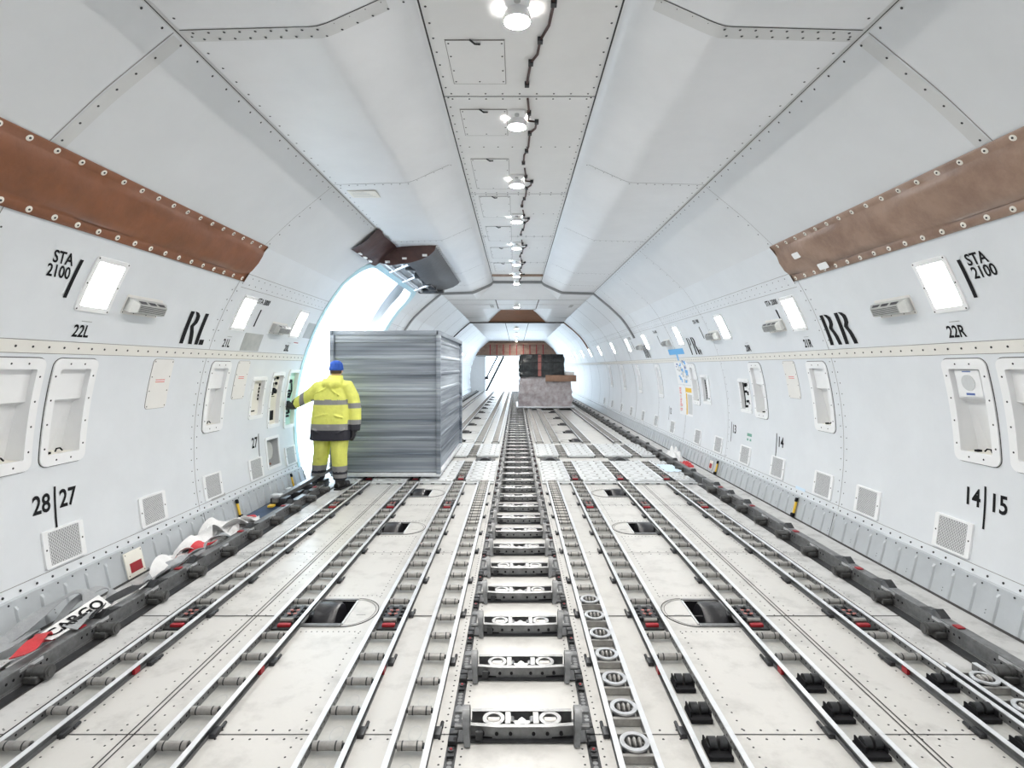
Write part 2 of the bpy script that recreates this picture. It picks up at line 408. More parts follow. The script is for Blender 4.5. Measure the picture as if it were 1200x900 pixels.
for sd in (1, -1):
    # crease joint between wall panels and ceiling: a raised grey strip with rivets either side
    db.loft([[(sd * 1.782, y, 3.338), (sd * 1.775, y, 3.342), (sd * 1.765, y, 3.345), (sd * 1.755, y, 3.3485)] for y in (Y_AFT, 13.07)], closed=False)
    q.loft([[(sd * 1.772, y, 3.340), (sd * 1.767, y, 3.342)] for y in (Y_AFT, Y_END)], closed=False)
    y = 2.0
    while y < 13:
        rv.dome((sd * 1.725, y, 3.3505), (0, 0, -1), .0075, .002); rv.dome((sd * 1.802, y + .03, 3.321), (-sd * .7, 0, -.7), .0075, .002); y += .155
    # strip edge
    q.loft([[(sd * .566, y, 3.6165), (sd * .556, y, 3.6185)] for y in (Y_AFT, 13.0)], closed=False)
    y = 1.9
    while y < 13:
        rv.dome((sd * .53, y, 3.6195), CN, .008, .003); y += .15
    for y in (2.87, 5.30, 7.71, 10.4, 11.93):
        q.loft([[(sd * x, y + d, z - .002) for x, z in HALF[:10]] for d in (-.003, .003)], closed=False)
        if y < 4: db.loft([[(sd * x, y + d, z - .0012) for x, z in HALF[:9]] for d in (.005, .105)], closed=False)
        for i in range(14):
            t = i / 13; x = 1.70 - t * 1.05
            z = 3.35 + (1.77 - x) * .029 if x > 1.05 else 3.37 + (1.05 - x) * .45
            for d in ((.025, .08) if y < 4 else (.03,)): rv.dome((sd * x + (.03 if d > .05 else 0), y + d, z - .004), CN, .0075, .002)
for y in (4.13, 6.45, 8.56, 10.7):
    q.add([(-.56, y - .005, 3.618), (.56, y - .005, 3.618), (.56, y + .005, 3.618), (-.56, y + .005, 3.618)], [(0, 1, 2, 3)])
    for i in range(9):
        for d in (-.04, .04): rv.dome((-.5 + i * .125, y + d, 3.6195), CN, .008, .003)
for y in (5.08, 7.3, 9.4):
    for i in range(8): rv.dome((-.45 + i * .13, y, 3.6195), CN, .008, .003)
for x in (-.45, .45):                                       # far flat bays: long seams
    q.add([(x - .012, 21.5, 3.327), (x + .012, 21.5, 3.327), (x + .012, 36.5, 3.327), (x - .012, 36.5, 3.327)], [(0, 1, 2, 3)])
for y in (14.25, 15.3, 21.5, 26, 31, 35.5):
    q.add([(-1.75, y - .015, 3.327), (1.75, y - .015, 3.327), (1.75, y + .015, 3.327), (-1.75, y + .015, 3.327)], [(0, 1, 2, 3)])
for x in (-.55, .55): q.add([(x - .012, 14.2, 3.327), (x + .012, 14.2, 3.327), (x + .012, 16.4, 3.327), (x - .012, 16.4, 3.327)], [(0, 1, 2, 3)])
q.obj('panel_seam', 'seam', ceiling, recalc=False); rv.obj('rivets', 'rivet', ceiling, recalc=False); db.obj('doubler_strip', 'doubler', ceiling, recalc=False)
sb = B().add([(-.552, Y_AFT, 3.6195), (.552, Y_AFT, 3.6195), (.552, 13.0, 3.6195), (-.552, 13.0, 3.6195)], [(0, 1, 2, 3)])
sb.obj('overhead_strip', 'strip', ceiling, recalc=False)
# dark edge bands where the high ceiling ends, and arches down the walls
tb = B()
ring = [(x, z) for x, z in HALF]; ring = ring + [(-x, z) for x, z in ring[::-1]]
tb.loft([[(x, y, z - dz) for x, z in ring] for y, dz in ((12.95, .004), (13.02, .035), (13.1, .045), (13.13, .0))], closed=False)
struct(tb.obj('trim_3', 'trimgrey', recalc=False))
for k, (y, wd, m) in enumerate(((13.05, .14, 'trimgrey'), (21.4, .12, 'wood'))):
    for sd in (1, -1):
        a = B(); ss = [S(2.3) + (S_TOP - S(2.3)) * i / 12 for i in range(13)]
        a.loft([[tuple(WP(sd, yy, s, w)) for s in ss] for yy, w in ((y - wd / 2, .002), (y - wd / 2 + .02, .03), (y + wd / 2 - .02, .03), (y + wd / 2, .002))], closed=False)
        struct(a.obj('trim_%d' % (4 + k * 2 + (sd == 1)), m if sd == 1 or k == 0 else 'dark', recalc=False))
a = B().box(-1.8, 1.8, 21.33, 21.42, 3.29, 3.335)
struct(a.obj('trim_8', 'dark'))
a = B().box(-.55, .55, 12.05, 12.2, 3.585, 3.6195, bev=.006)
struct(a.obj('trim_9', 'brown_r'))

# ------------------------------------------------------------------ floor
TR = {'a': .47, 'b': .815, 'c': 1.46, 'd': 2.12}
fh = [(y - .175, y + .175, sd * 1.25 - .125, sd * 1.25 + .125) for y in PDU_Y for sd in (1, -1)]
fb = sheet([Y_AFT, Y_END + 1.5] + [v for h in fh for v in h[:2]], [-3.0, 3.0] + [v for h in fh for v in h[2:]], fh, lambda y, x: (x, y, 0))
floor = struct(fb.obj('floor', 'floor', smooth=0, recalc=False))
q, rv, sf = B(), B(), B()
def fl(x0, x1, y0, y1, z=.0015, b=q): b.add([(x0, y0, z), (x1, y0, z), (x1, y1, z), (x0, y1, z)], [(0, 1, 2, 3)])
for y, wd, segs in ((2.462, .006, [(-2.5, 2.5)]), (3.634, .014, [(-2.5, -1.55), (-.74, -.3), (.3, .74), (.9, 1.35), (1.55, 2.5)]), (4.867, .005, [(-2.5, 2.5)]), (6.55, .008, [(-2.5, 2.5)]), (1.2, .006, [(-2.5, 2.5)])):
    for x0, x1 in segs:
        fl(x0, x1, y - wd / 2, y + wd / 2)
        if wd < .01:
            x = x0 + .04
            while x < x1:
                if abs(x) > .33:
                    for d in (-.03, .03): rv.dome((x, y + d, 0), (0, 0, 1), .006, .0018)
                x += .075
for y in (14.2, 16.4, 18.7, 21): fl(-2.5, 2.5, y - .006, y + .006)
for sd in (1, -1):
    fl(sd * 1.71 - .004, sd * 1.71 + .004, 1.5, 7.7); fl(sd * 1.735 - .004, sd * 1.735 + .004, 1.5, 7.7)
    for x, st, y1 in ((.255, .047, 7.7), (.342, .047, 7.7), (.985, .06, 7.7), (1.66, .07, 7.7), (1.785, .07, 7.7), (2.225, .06, 7.7), (2.32, .06, 7.7), (2.0, .06, 7.7)):
        y = 1.9
        while y < y1:
            if not (x == .985 and any(abs(y - p) < .24 for p in PDU_Y)): rv.dome((sd * x, y, 0), (0, 0, 1), .0052, .0016)
            y += st
    for py in PDU_Y[:3]:                                   # rivets around each drive cut-out
        for i in range(12):
            for d in (-.27, .27): rv.dome((sd * (.98 + i * .033), py + d, 0), (0, 0, 1), .0048, .0015)
    fl(sd * 2.62, sd * 2.97, 1.0, 36, .001, sf)
    fl(sd * 2.3 if sd > 0 else sd * 2.6, sd * 2.6 if sd > 0 else sd * 2.3, 1.0, 36, .0008, sf)
fl(-2.5, -2.46, 1.5, 7.7, .002); fl(2.46, 2.5, 1.5, 7.7, .002)
q.obj('panel_seam', 'seam', floor, recalc=False); rv.obj('rivets', 'rivet', floor, recalc=False); sf.obj('worn_edge', 'side_floor', floor, recalc=False)
bm_ = B().box(-2.965, -2.63, 5.65, 7.85, .003, .008)
tag(bm_.obj('floor_mat', 'blue'), 'dark blue mat on the floor along the left wall beside the open cargo door', 'mat')

# ------------------------------------------------------------------ end walls
ab = B().add([(R * math.cos(t), Y_AFT, ZC + R * math.sin(t)) for t in [math.asin(-ZC / R) + (math.pi - 2 * math.asin(-ZC / R)) * i / 40 for i in range(41)]], [list(range(41))])
struct(ab.obj('wall_aft', 'wall', recalc=False))
nb = B()
def rx(z): return math.sqrt(max(0, R * R - (z - ZC) ** 2))
nb.loft([[(sd * sec(s_)[0], Y_END, sec(s_)[1]) for sd in (-1, 1)] for s_ in [S(2.35), S(2.56), S_BR1] + UPS[1:]], closed=False, m=1)
for sd in (1, -1):
    nb.loft([[(sd * 2.05, Y_END, z), (sd * rx(z), Y_END, z)] for z in (0, .4, .8, 1.2, 1.6, 2.0, 2.36)], closed=False)
nose = struct(nb.obj('wall_front', ['white', 'brown_r'], recalc=False))
rb = B()
for i in range(9):
    x = -1.75 + i * 3.5 / 8; rb.box(x - .025, x + .025, Y_END - .06, Y_END - .03, 2.4, 3.1)
rb.obj('red_webbing', 'red', nose)
gb = B().box(-2.6, 2.6, Y_END - .1, Y_END, 2.3, 2.4); gb.obj('header_beam', 'grey', nose)
gb = B().box(-2.0, 2.0, Y_END - .12, Y_END - .03, 3.1, 3.2); gb.obj('top_beam', 'wood', nose)
t = thing('door_strut', 'grey double strut leaning across the left side of the far nose opening', 'strut', (-2.0, 36.5, 0))
B().tube([(.02, 0, .05), (1.15, 0, 2.3)], .075, m=0).obj('long_tube', 'dark', t)
B().tube([(.05, -.1, .95), (.75, -.1, 2.3)], .055).obj('short_tube', 'dark', t)
B().box(-.06, .16, -.16, .06, .8, 1.0, bev=.02).obj('pivot_block', 'dark', t)

# ------------------------------------------------------------------ cargo door opening
jb = B()
y0, y1, s0, s1 = DOOR; r = .45
path = [(y0, S(0.0))] + [(y0, S_FLOOR + (s1 - r - S_FLOOR) * i / 14) for i in range(1, 15)]
path += [(y0 + r - r * math.cos(a), s1 - r + r * math.sin(a)) for a in [PI / 2 * i / 8 for i in range(1, 9)]]
path += [(y1 - r + r * math.sin(a), s1 - r + r * math.cos(a)) for a in [PI / 2 * i / 8 for i in range(0, 9)]]
path += [(y1, s1 - r - (s1 - r - S_FLOOR) * i / 14) for i in range(1, 15)]
jb.loft([[tuple(WP(-1, y, s, w)) for y, s in path] for w in (0, -.16)], closed=False)
ctr = ((y0 + y1) / 2, 1.0)
def off(y, s, d): # push outline away from the opening by d
    return (y + (d * 2.8 if y > ctr[0] + 1.3 else -d if y < ctr[0] - 1.3 else 0), s + (d if s > s1 - .3 else 0))
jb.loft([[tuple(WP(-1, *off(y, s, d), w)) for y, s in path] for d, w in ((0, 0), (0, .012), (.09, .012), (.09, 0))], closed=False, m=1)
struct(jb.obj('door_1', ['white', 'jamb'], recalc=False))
sl = B().box(-3.2, -2.7, y0 + .02, y1 - .02, -.06, .0, bev=.004); sl.box(-3.1, -2.95, y0 + .02, y1 - .02, 0, .03)
struct(sl.obj('trim_10', 'dark'))

# ------------------------------------------------------------------ outer skin of the aircraft, unseen, added to block light leaks
RS = 3.42
a0 = math.asin((DOOR[2] / R) and math.sin(DOOR[2] / R)); 
NS = 72; ths = sorted([2 * PI * i / NS for i in range(NS + 1)] + [PI - DOOR[2] / R, PI - 2.62 / R])
skb = sheet([Y_AFT - .1, DOOR[0] - .12, DOOR[1] + .12, Y_END + .3], ths, [(DOOR[0] - .12, DOOR[1] + .12, PI - 2.62 / R, PI - DOOR[2] / R)], lambda y, a: (RS * math.cos(a), y, ZC + RS * math.sin(a) + .12 * max(0, math.sin(a))))
skb.add([(RS * math.cos(2 * PI * i / 48), Y_AFT - .1, ZC + RS * math.sin(2 * PI * i / 48) + .12 * max(0, math.sin(2 * PI * i / 48))) for i in range(48)], [list(range(48))])
struct(skb.obj('wall_outer_skin', 'lgrey', recalc=False))

# ------------------------------------------------------------------ camera, world
cam = bpy.data.cameras.new('camera'); co = bpy.data.objects.new('camera', cam); C.objects.link(co)
co.location = (-.025, 0, 1.62); co.rotation_euler = (PI / 2, 0, 0)
cam.sensor_width = 36; cam.lens = 655 / 1200 * 36; cam.shift_x = -5 / 1200; cam.shift_y = -20 / 1200
cam.clip_start = .05; cam.clip_end = 300
sc = bpy.context.scene; sc.camera = co
w = bpy.data.worlds.new('overcast sky'); sc.world = w; w.use_nodes = True
w.node_tree.nodes['Background'].inputs[0].default_value = (.70, .86, 1, 1); w.node_tree.nodes['Background'].inputs[1].default_value = 2.9
sc.view_settings.view_transform = 'Standard'; sc.view_settings.look = 'None'; sc.view_settings.gamma = 1
sc.view_settings.exposure = 1.45; sc.view_settings.use_curve_mapping = False
sc.cycles.max_bounces = 10; sc.cycles.diffuse_bounces = 7; sc.cycles.glossy_bounces = 4
# ------------------------------------------------------------------ lettering
def text2d(txt, size, xs=.86, bold=.022, align='LEFT', sp=1.0):
    cu = bpy.data.curves.new('t', 'FONT'); cu.body = txt; cu.size = size; cu.align_x = align; cu.offset = bold * size; cu.space_line = .82; cu.space_character = sp
    cu.resolution_u = 3
    o = bpy.data.objects.new('t', cu); C.objects.link(o)
    dg = bpy.context.evaluated_depsgraph_get(); me = bpy.data.meshes.new_from_object(o.evaluated_get(dg))
    vs = [(v.co.x * xs, v.co.y) for v in me.vertices]; fs = [tuple(p.vertices) for p in me.polygons]
    bpy.data.objects.remove(o); bpy.data.curves.remove(cu); bpy.data.meshes.remove(me)
    return vs, fs
def wtext(txt, side, Y, z, size, m='black', wo=.0025, parent=None, name='stencil_number', lean=0, **k):
    vs, fs = text2d(txt, size, **k); vs = [(u + lean * v, v) for u, v in vs]; f = wmap(side, Y, S(z)); b = B()
    b.add([tuple(f(u, v, wo)) for u, v in vs], fs)
    return b.obj(name, m, parent or WALL[side], recalc=False, smooth=0)
def wpoly(b, side, Y, z, polys, wo=.003, m=0):
    f = wmap(side, Y, S(z))
    for p in polys: b.add([tuple(f(u, v, wo)) for u, v in p], [list(range(len(p)))], m)
def vbar(u0, u1, v0, v1, n=5, sh=0):
    return [[(u0 + sh, v0 + (v1 - v0) * i / n), (u1 + sh, v0 + (v1 - v0) * i / n), (u1 + sh, v0 + (v1 - v0) * (i + 1) / n), (u0 + sh, v0 + (v1 - v0) * (i + 1) / n)] for i in range(n)]
def strip2(L, Rr): return [[L[i], Rr[i], Rr[i + 1], L[i + 1]] for i in range(len(L) - 1)]
def R_(h=.30): # stencil R: bar, then bowl and leg in one bent band
    k = h / .30
    L = [(.062, .300), (.075, .285), (.092, .262), (.098, .235), (.092, .205), (.075, .182), (.066, .165), (.074, .148), (.090, .118), (.102, .085), (.112, .04), (.120, 0)]
    Rr = [(.075, .302), (.112, .294), (.142, .270), (.150, .235), (.144, .198), (.124, .175), (.116, .163), (.125, .145), (.142, .115), (.154, .082), (.164, .04), (.172, 0)]
    return [[(a * k, b * k) for a, b in p] for p in vbar(0, .05, 0, .3) + strip2(L, Rr)]
def P_(h=.30):
    k = h / .30
    L = [(.062, .300), (.092, .270), (.098, .235), (.09, .2), (.07, .175)]; Rr = [(.075, .302), (.128, .272), (.138, .235), (.13, .19), (.09, .155)]
    return [[(a * k, b * k) for a, b in p] for p in vbar(0, .042, 0, .3) + strip2(L, Rr)]
def L_(): return vbar(0, .05, 0, .3) + [[(.06, 0), (.125, 0), (.125, .05), (.06, .05)]]
def N_(): return vbar(0, .042, 0, .3) + [[(.06, .3), (.10, .3), (.15, 0), (.11, 0)]] + vbar(.17, .21, 0, .3)
def sh(ps, d): return [[(u + d, v) for u, v in p] for p in ps]
for side, Y, ps in ((-1, 4.83, R_() + sh(L_(), .205)), (1, 5.27, R_() + sh(R_(), .215)), (1, 9.42, P_() + sh(R_(), .20)), (1, 12.75, N_() + sh(R_(), .25))):
    ps = [[(u * 1.1, v) for u, v in p] for p in ps]; b = B(); wpoly(b, side, Y, 1.825, ps); b.obj('stencil_letters', 'black', WALL[side], recalc=False, smooth=0)
for side in (1, -1):
    for Y, t in ((3.5, 'STA\n2100'), (6.02, 'STA\n2000'), (8.56, 'STA\n1900'), (11.1, 'STA\n1800'), (13.6, 'STA\n1700')):
        if side == -1 and 7 < Y: continue
        b = B(); wpoly(b, side, Y, 2.055, vbar(-.014, .014, 0, .262 if Y < 5 else .2)); b.obj('station_bar', 'black', WALL[side], recalc=False, smooth=0)
        if Y < 5: wtext(t, side, Y + (-.05), 2.245, .108, align='LEFT' if side == 1 else 'RIGHT', name='station_lettering', xs=.80, lean=-.28 if side == -1 else 0)
        else: wtext(t.replace('\n', ' '), side, Y + .16 * side, 2.29, .085, name='station_lettering', xs=.8)
for side, Y, t in ((-1, 3.66, '22L'), (1, 3.83, '22R'), (-1, 5.53, '21L'), (1, 5.74, '21R'), (-1, 7.0, '20L'), (1, 7.2, '20R'), (1, 9.05, '19R')):
    wtext(t, side, Y, 1.822, .118, xs=.80)
    b = B(); wpoly(b, side, Y - side * .045, 1.922, [[(0, 0), (.09, 0), (.09, .006), (0, .006)]]); b.obj('small_line', 'grey', WALL[side], recalc=False, smooth=0)
def bay(side, Y, left, right):
    b = B(); wpoly(b, side, Y, .54, vbar(-.008, .008, 0, .285, 6)); b.obj('bay_line', 'black', WALL[side], recalc=False, smooth=0)
    if left: wtext(left, side, Y + side * .035, .675, .168, align='RIGHT', xs=.84)
    if right: wtext(right, side, Y - side * .035, .675, .168, xs=.84)
bay(-1, 3.72, '28', '27'); bay(1, 3.72, '14', '15'); bay(-1, 6.66, '27', None); bay(1, 6.70, None, '14'); bay(1, 8.1, None, '13'); bay(1, 11.4, None, '12')
wtext('C', -1, 3.22, .66, .16, 'green', name='green_stencil'); wtext('C', 1, 3.43, .62, .16, 'green', name='green_stencil')
b = B(); wpoly(b, -1, 3.22, .48, [[(0, 0), (.06, 0), (.06, .11), (0, .11)]]); b.obj('green_mark', 'green', WALL[-1], recalc=False)
b = B(); wpoly(b, 1, 7.55, .63, [[(0, .06), (.15, .06), (.15, .1), (0, .1)], [(0, 0), (.05, 0), (.05, .03), (0, .03)], [(.09, 0), (.14, 0), (.14, .03), (.09, .03)]]); b.obj('green_mark', 'green', WALL[1], recalc=False)

# ------------------------------------------------------------------ wall fittings
def rrect(w, h, r, n=5, cx=0, cy=0):
    pts = []
    for sx, sy, a0 in ((1, 1, 0), (-1, 1, 90), (-1, -1, 180), (1, -1, 270)):
        for i in range(n + 1):
            a = math.radians(a0 + 90 * i / n); pts.append((cx + sx * (w / 2 - r) + r * math.cos(a), cy + sy * (h / 2 - r) + r * math.sin(a)))
    return pts
def frame_b(ow, oh, ro, iw, ih, ri, w0, w1, m=0):
    """Flat frame: rounded outline with a rounded hole, from w0 to w1."""
    O, I = rrect(ow, oh, ro), rrect(iw, ih, ri); n = len(O); b = B()
    b.loft([[(*p, w0) for p in O], [(*p, w1) for p in O], [(*p, w1) for p in I], [(*p, w0 - .004) for p in I]], m, caps=False)
    return b
def plate_b(w, h, r, w0, w1, m=0):
    P = rrect(w, h, r); return B().loft([[(*p, w0) for p in P], [(*p, w1) for p in P]], m)
def sub(b, n=1):
    return b
def bend(b, step=.06):
    vs = [p[1] for p in b.v]; lo, hi = min(vs), max(vs)
    if hi - lo < .14: return b
    bm = bmesh.new(); q = [bm.verts.new(p) for p in b.v]
    for fc, k in zip(b.f, b.m):
        try: bm.faces.new([q[i] for i in fc]).material_index = k
        except ValueError: pass
    n = int((hi - lo) / step)
    for i in range(1, n):
        bmesh.ops.bisect_plane(bm, geom=bm.verts[:] + bm.edges[:] + bm.faces[:], plane_co=(0, lo + (hi - lo) * i / n, 0), plane_no=(0, 1, 0), dist=1e-6)
    bm.verts.index_update(); b.v = [v.co[:] for v in bm.verts]; b.f = [[v.index for v in fc.verts] for fc in bm.faces]; b.m = [fc.material_index for fc in bm.faces]; bm.free()
    return b
def put(b, f, name, m, parent, smooth=35):
    bend(b)
    return b.xf(f).obj(name, m, parent, smooth=smooth)
def screws(pts, w, r=.0065):
    b = B()
    for u, v in pts: b.dome((u, v, w), (0, 0, 1), r, .002)
    return b
def proto(side, Y, z, fn, name, label, cat, group):
    t, f = wthing(name, label, cat, side, Y, z, group); fn(t, f, side); return t

def lamp_fn(t, f, side):
    put(frame_b(.30, .385, .02, .235, .315, .012, 0, .010), f, 'lamp_frame', 'white', t)
    d = B().loft([[(*p, w) for p in rrect(a, c, .012)] for a, c, w in ((.24, .32, -.005), (.24, .32, .004), (.225, .305, .008))]); put(d, f, 'diffuser', 'lamp', t)
    put(screws([(-.135, .18), (.135, .18), (-.135, -.18), (.135, -.18), (-.137, 0), (.137, 0)], .010), f, 'screws', 'rivet', t)
def vent_fn(t, f, side):
    put(frame_b(.335, .245, .012, .255, .215, .006, 0, .014), f, 'vent_frame', 'white', t)
    b = B().loft([[(*p, w) for p in rrect(.262, .22, .004)] for w in (0, .009)]); put(b, f, 'grille', 'grille', t)
    put(screws([(-.148, 0), (.148, 0)], .014, .007), f, 'screws', 'rivet', t)
def box_fn(t, f, side):
    put(plate_b(.40, .15, .012, 0, .004), f, 'back_plate', 'cover', t)
    b = B(); A = [(-.19, -.045), (.19, -.045), (.19, .055), (-.19, .055)]; T = [(-.155, -.03), (.155, -.03), (.155, .035), (-.155, .035)]
    b.loft([[(*p, .004) for p in A], [(*p, .05) for p in [(x * .98, y) for x, y in A]], [(*p, .085) for p in T]]); put(b, f, 'vent_body', 'outlet', t, 25)
    g = B()
    for i in range(3):                                       # louvred openings on the upper slope and the front
        u0 = -.15 + i * .105; g.add([(u0, .0535, .055), (u0 + .085, .0535, .055), (u0 + .085, .0405, .079), (u0 + .01, .0405, .079)], [(0, 1, 2, 3)])
    for i in range(5):
        v = -.022 + i * .011; g.add([(-.145, v, .0865), (.145, v, .0865), (.145, v + .004, .0865), (-.145, v + .004, .0865)], [(0, 1, 2, 3)])
    put(g, f, 'louvres', 'dark', t, 0)
    e = B()
    for k, v in enumerate((-.01, .02)): e.cyl((-side * .188 - side * .0, v, .028), (-side * .193, v, .028), .008, n=8)
    put(e, f, 'end_knobs', 'brown', t)
    put(screws([(-.185, -.062), (-.07, -.062), (.07, -.062), (.185, -.062)], .004, .005), f, 'screws', 'rivet', t)
def pocket_fn(t, f, side, speaker=False):
    H = S(PZ1) - S(PZ0); W = .26
    put(frame_b(.375, H + .10, .055, W, H - .04, .012, 0, .011), f, 'pocket_frame', 'white', t)
    g = frame_b(.385, H + .11, .06, .375, H + .10, .055, -.002, .002); put(g, f, 'gasket', 'seam', t)
    vt, vm, vb = H / 2 - .015, H / 2 - .235, -H / 2 + .015; w2 = W / 2 + .004
    b = B()
    def q4(a, b_, c, d, m=0): b.add([a, b_, c, d], [(0, 1, 2, 3)], m)
    q4((-w2, vt, 0), (w2, vt, 0), (w2, vt, -.03), (-w2, vt, -.03))                       # head, upper plug
    q4((-w2, vt, -.03), (w2, vt, -.03), (w2, vm, -.026), (-w2, vm, -.026))
    q4((-w2, vm, -.026), (w2, vm, -.026), (w2, vm - .03, -.075), (-w2, vm - .03, -.075))
    dl, dr = (.02, .10) if side == -1 else (.10, .02)      # the lower pocket leans deeper towards the bottom
    q4((-w2 + .03, vm - .03, -.075), (w2 - .03, vm - .03, -.075), (w2 - .055, vb, -.15), (-w2 + .055, vb, -.15))
    for sx in (-1, 1):
        q4((sx * (w2 - .03), vm - .03, -.075), (sx * w2, vm - .03, -.075), (sx * w2, vb, -.118), (sx * (w2 - .055), vb, -.15))
        q4((sx * w2, vt, 0), (sx * w2, vt, -.03), (sx * w2, vm, -.026), (sx * w2, vm, 0)); b.add([(sx * w2, vm, 0), (sx * w2, vm, -.026), (sx * w2, vm - .03, -.075), (sx * w2, vb, -.118), (sx * w2, vb, 0)], [(0, 1, 2, 3, 4)])
    put(b, f, 'recess', 'white', t, 20)
    l = B().add([(-w2, vb, 0), (w2, vb, 0), (w2, vb + .004, -.15), (-w2, vb + .004, -.15)], [(0, 1, 2, 3)]); put(l, f, 'ledge', 'cream', t)
    h = B().tube([(side * .0, vb + .012, -.05), (.015, vb + .03, -.055), (.045, vb + .03, -.055), (.06, vb + .012, -.05)], .005); h.box(-.075, -.045, vb + .003, vb + .016, -.07, -.04)
    put(h, f, 'tie_fitting', 'black', t)
    pts = [(u, v) for u in (-.16, .16) for v in (-.24, -.08, .08, .24)] + [(u, v) for u in (-.06, .06) for v in (-H / 2 - .015, H / 2 + .015)]
    put(screws(pts, .011, .0075), f, 'screws', 'rivet', t)
    if speaker:
        p = plate_b(.20, .185, .006, -.03, -.006).xf(lambda u, v, w: (u, v + H / 2 - .125, w)); sp = put(p, f, 'speaker_plate', 'white', t)
        c = B().cyl((0, H / 2 - .118, -.006), (0, H / 2 - .118, -.001), .055, n=24); put(c, f, 'speaker_cone', 'lgrey', sp)
        x = B()
        x.box(-.035, .035, H / 2 - .205, H / 2 - .190, -.006, -.004); x.box(-.035, .035, H / 2 - .045, H / 2 - .038, -.006, -.004); put(x, f, 'label_plate', 'navy', sp)
pk2 = lambda t, f, s: pocket_fn(t, f, s, True)
def cover_fn(t, f, side):
    put(plate_b(.27, .42, .03, 0, .004), f, 'cover_plate', 'cover', t)
    put(frame_b(.276, .426, .033, .27, .42, .03, 0, .002), f, 'edge_gap', 'seam_soft', t)
    put(screws([(u, v) for u in (-.115, .115) for v in (-.19, -.06, .06, .19)], .004, .006), f, 'screws', 'rivet', t)
    r = B()
    for v in (.03, .012): r.box(-.06, .06, v, v + .007, .004, .0047)
    put(r, f, 'red_lettering_line', 'redink', t)

WH = {1: 'right', -1: 'left'}
def run(table, z, fn, name, cat, group, lab, special=None):
    for side in (1, -1):
        pr = None
        for i, y in enumerate(table[side]):
            sp = special and special(side, i)
            if sp or pr is None or pr_dirty:
                o = proto(side, y, z, sp or fn, name, lab(side, i, y), cat, group(side)); pr_dirty = bool(sp); pr = o
                kids_index()
            else:
                o = copy_tree(pr, (pr.location.x, y, pr.location.z), lab(side, i, y))
lampn = {(1, 0): 'beside the STA 2100 marking', (1, 1): 'beside the STA 2000 marking', (-1, 0): 'beside the STA 2100 marking', (-1, 1): 'beside the STA 2000 marking', (-1, 2): 'just before the open cargo door'}
run(LAMPS, 2.168, lamp_fn, 'wall_lamp', 'lamp', lambda s: 'lamps along the %s wall' % WH[s], lambda s, i, y: 'lit rectangular wall lamp on the %s wall, %s' % (WH[s], lampn.get((s, i), ordn(i + 1) + ' lamp along from the near end')))
run(VENTS, .43, vent_fn, 'floor_level_vent', 'vent', lambda s: 'perforated vents low on the %s wall' % WH[s], lambda s, i, y: 'white framed perforated vent low on the %s wall, %s' % (WH[s], {(1, 0): 'under the 14 and 15 marking', (-1, 0): 'under the 28 and 27 marking'}.get((s, i), ordn(i + 1) + ' from the near end')))
run(BOXES, 2.075, box_fn, 'air_outlet_box', 'air outlet', lambda s: 'air outlets on the %s wall' % WH[s], lambda s, i, y: 'slanted louvred air outlet box on the %s wall, %s' % (WH[s], 'beside the STA 2100 lamp' if i == 0 else ordn(i + 1) + ' from the near end'))
run(POCKETS, (PZ0 + PZ1) / 2, pocket_fn, 'window_recess', 'recess', lambda s: 'window recesses on the %s wall' % WH[s], lambda s, i, y: ('white recess with a round speaker plate, on the right wall above the 14 marking' if (s, i) == (1, 1) else 'white framed window recess with a sloped lower pocket, %s wall, %s' % (WH[s], ordn(i + 1) + ' from the near end')), lambda s, i: pk2 if (s, i) == (1, 1) else None)
for side, y, lb in ((-1, 4.71, 'cream access cover with red lines on the left wall below the RL letters'), (-1, 6.1, 'cream access cover with red lines, beside the left wall control panels'), (1, 6.2, 'plain access cover with red lines on the right wall beyond the RR letters')):
    proto(side, y, 1.48, cover_fn, 'access_cover', lb, 'cover', 'access covers on the walls')

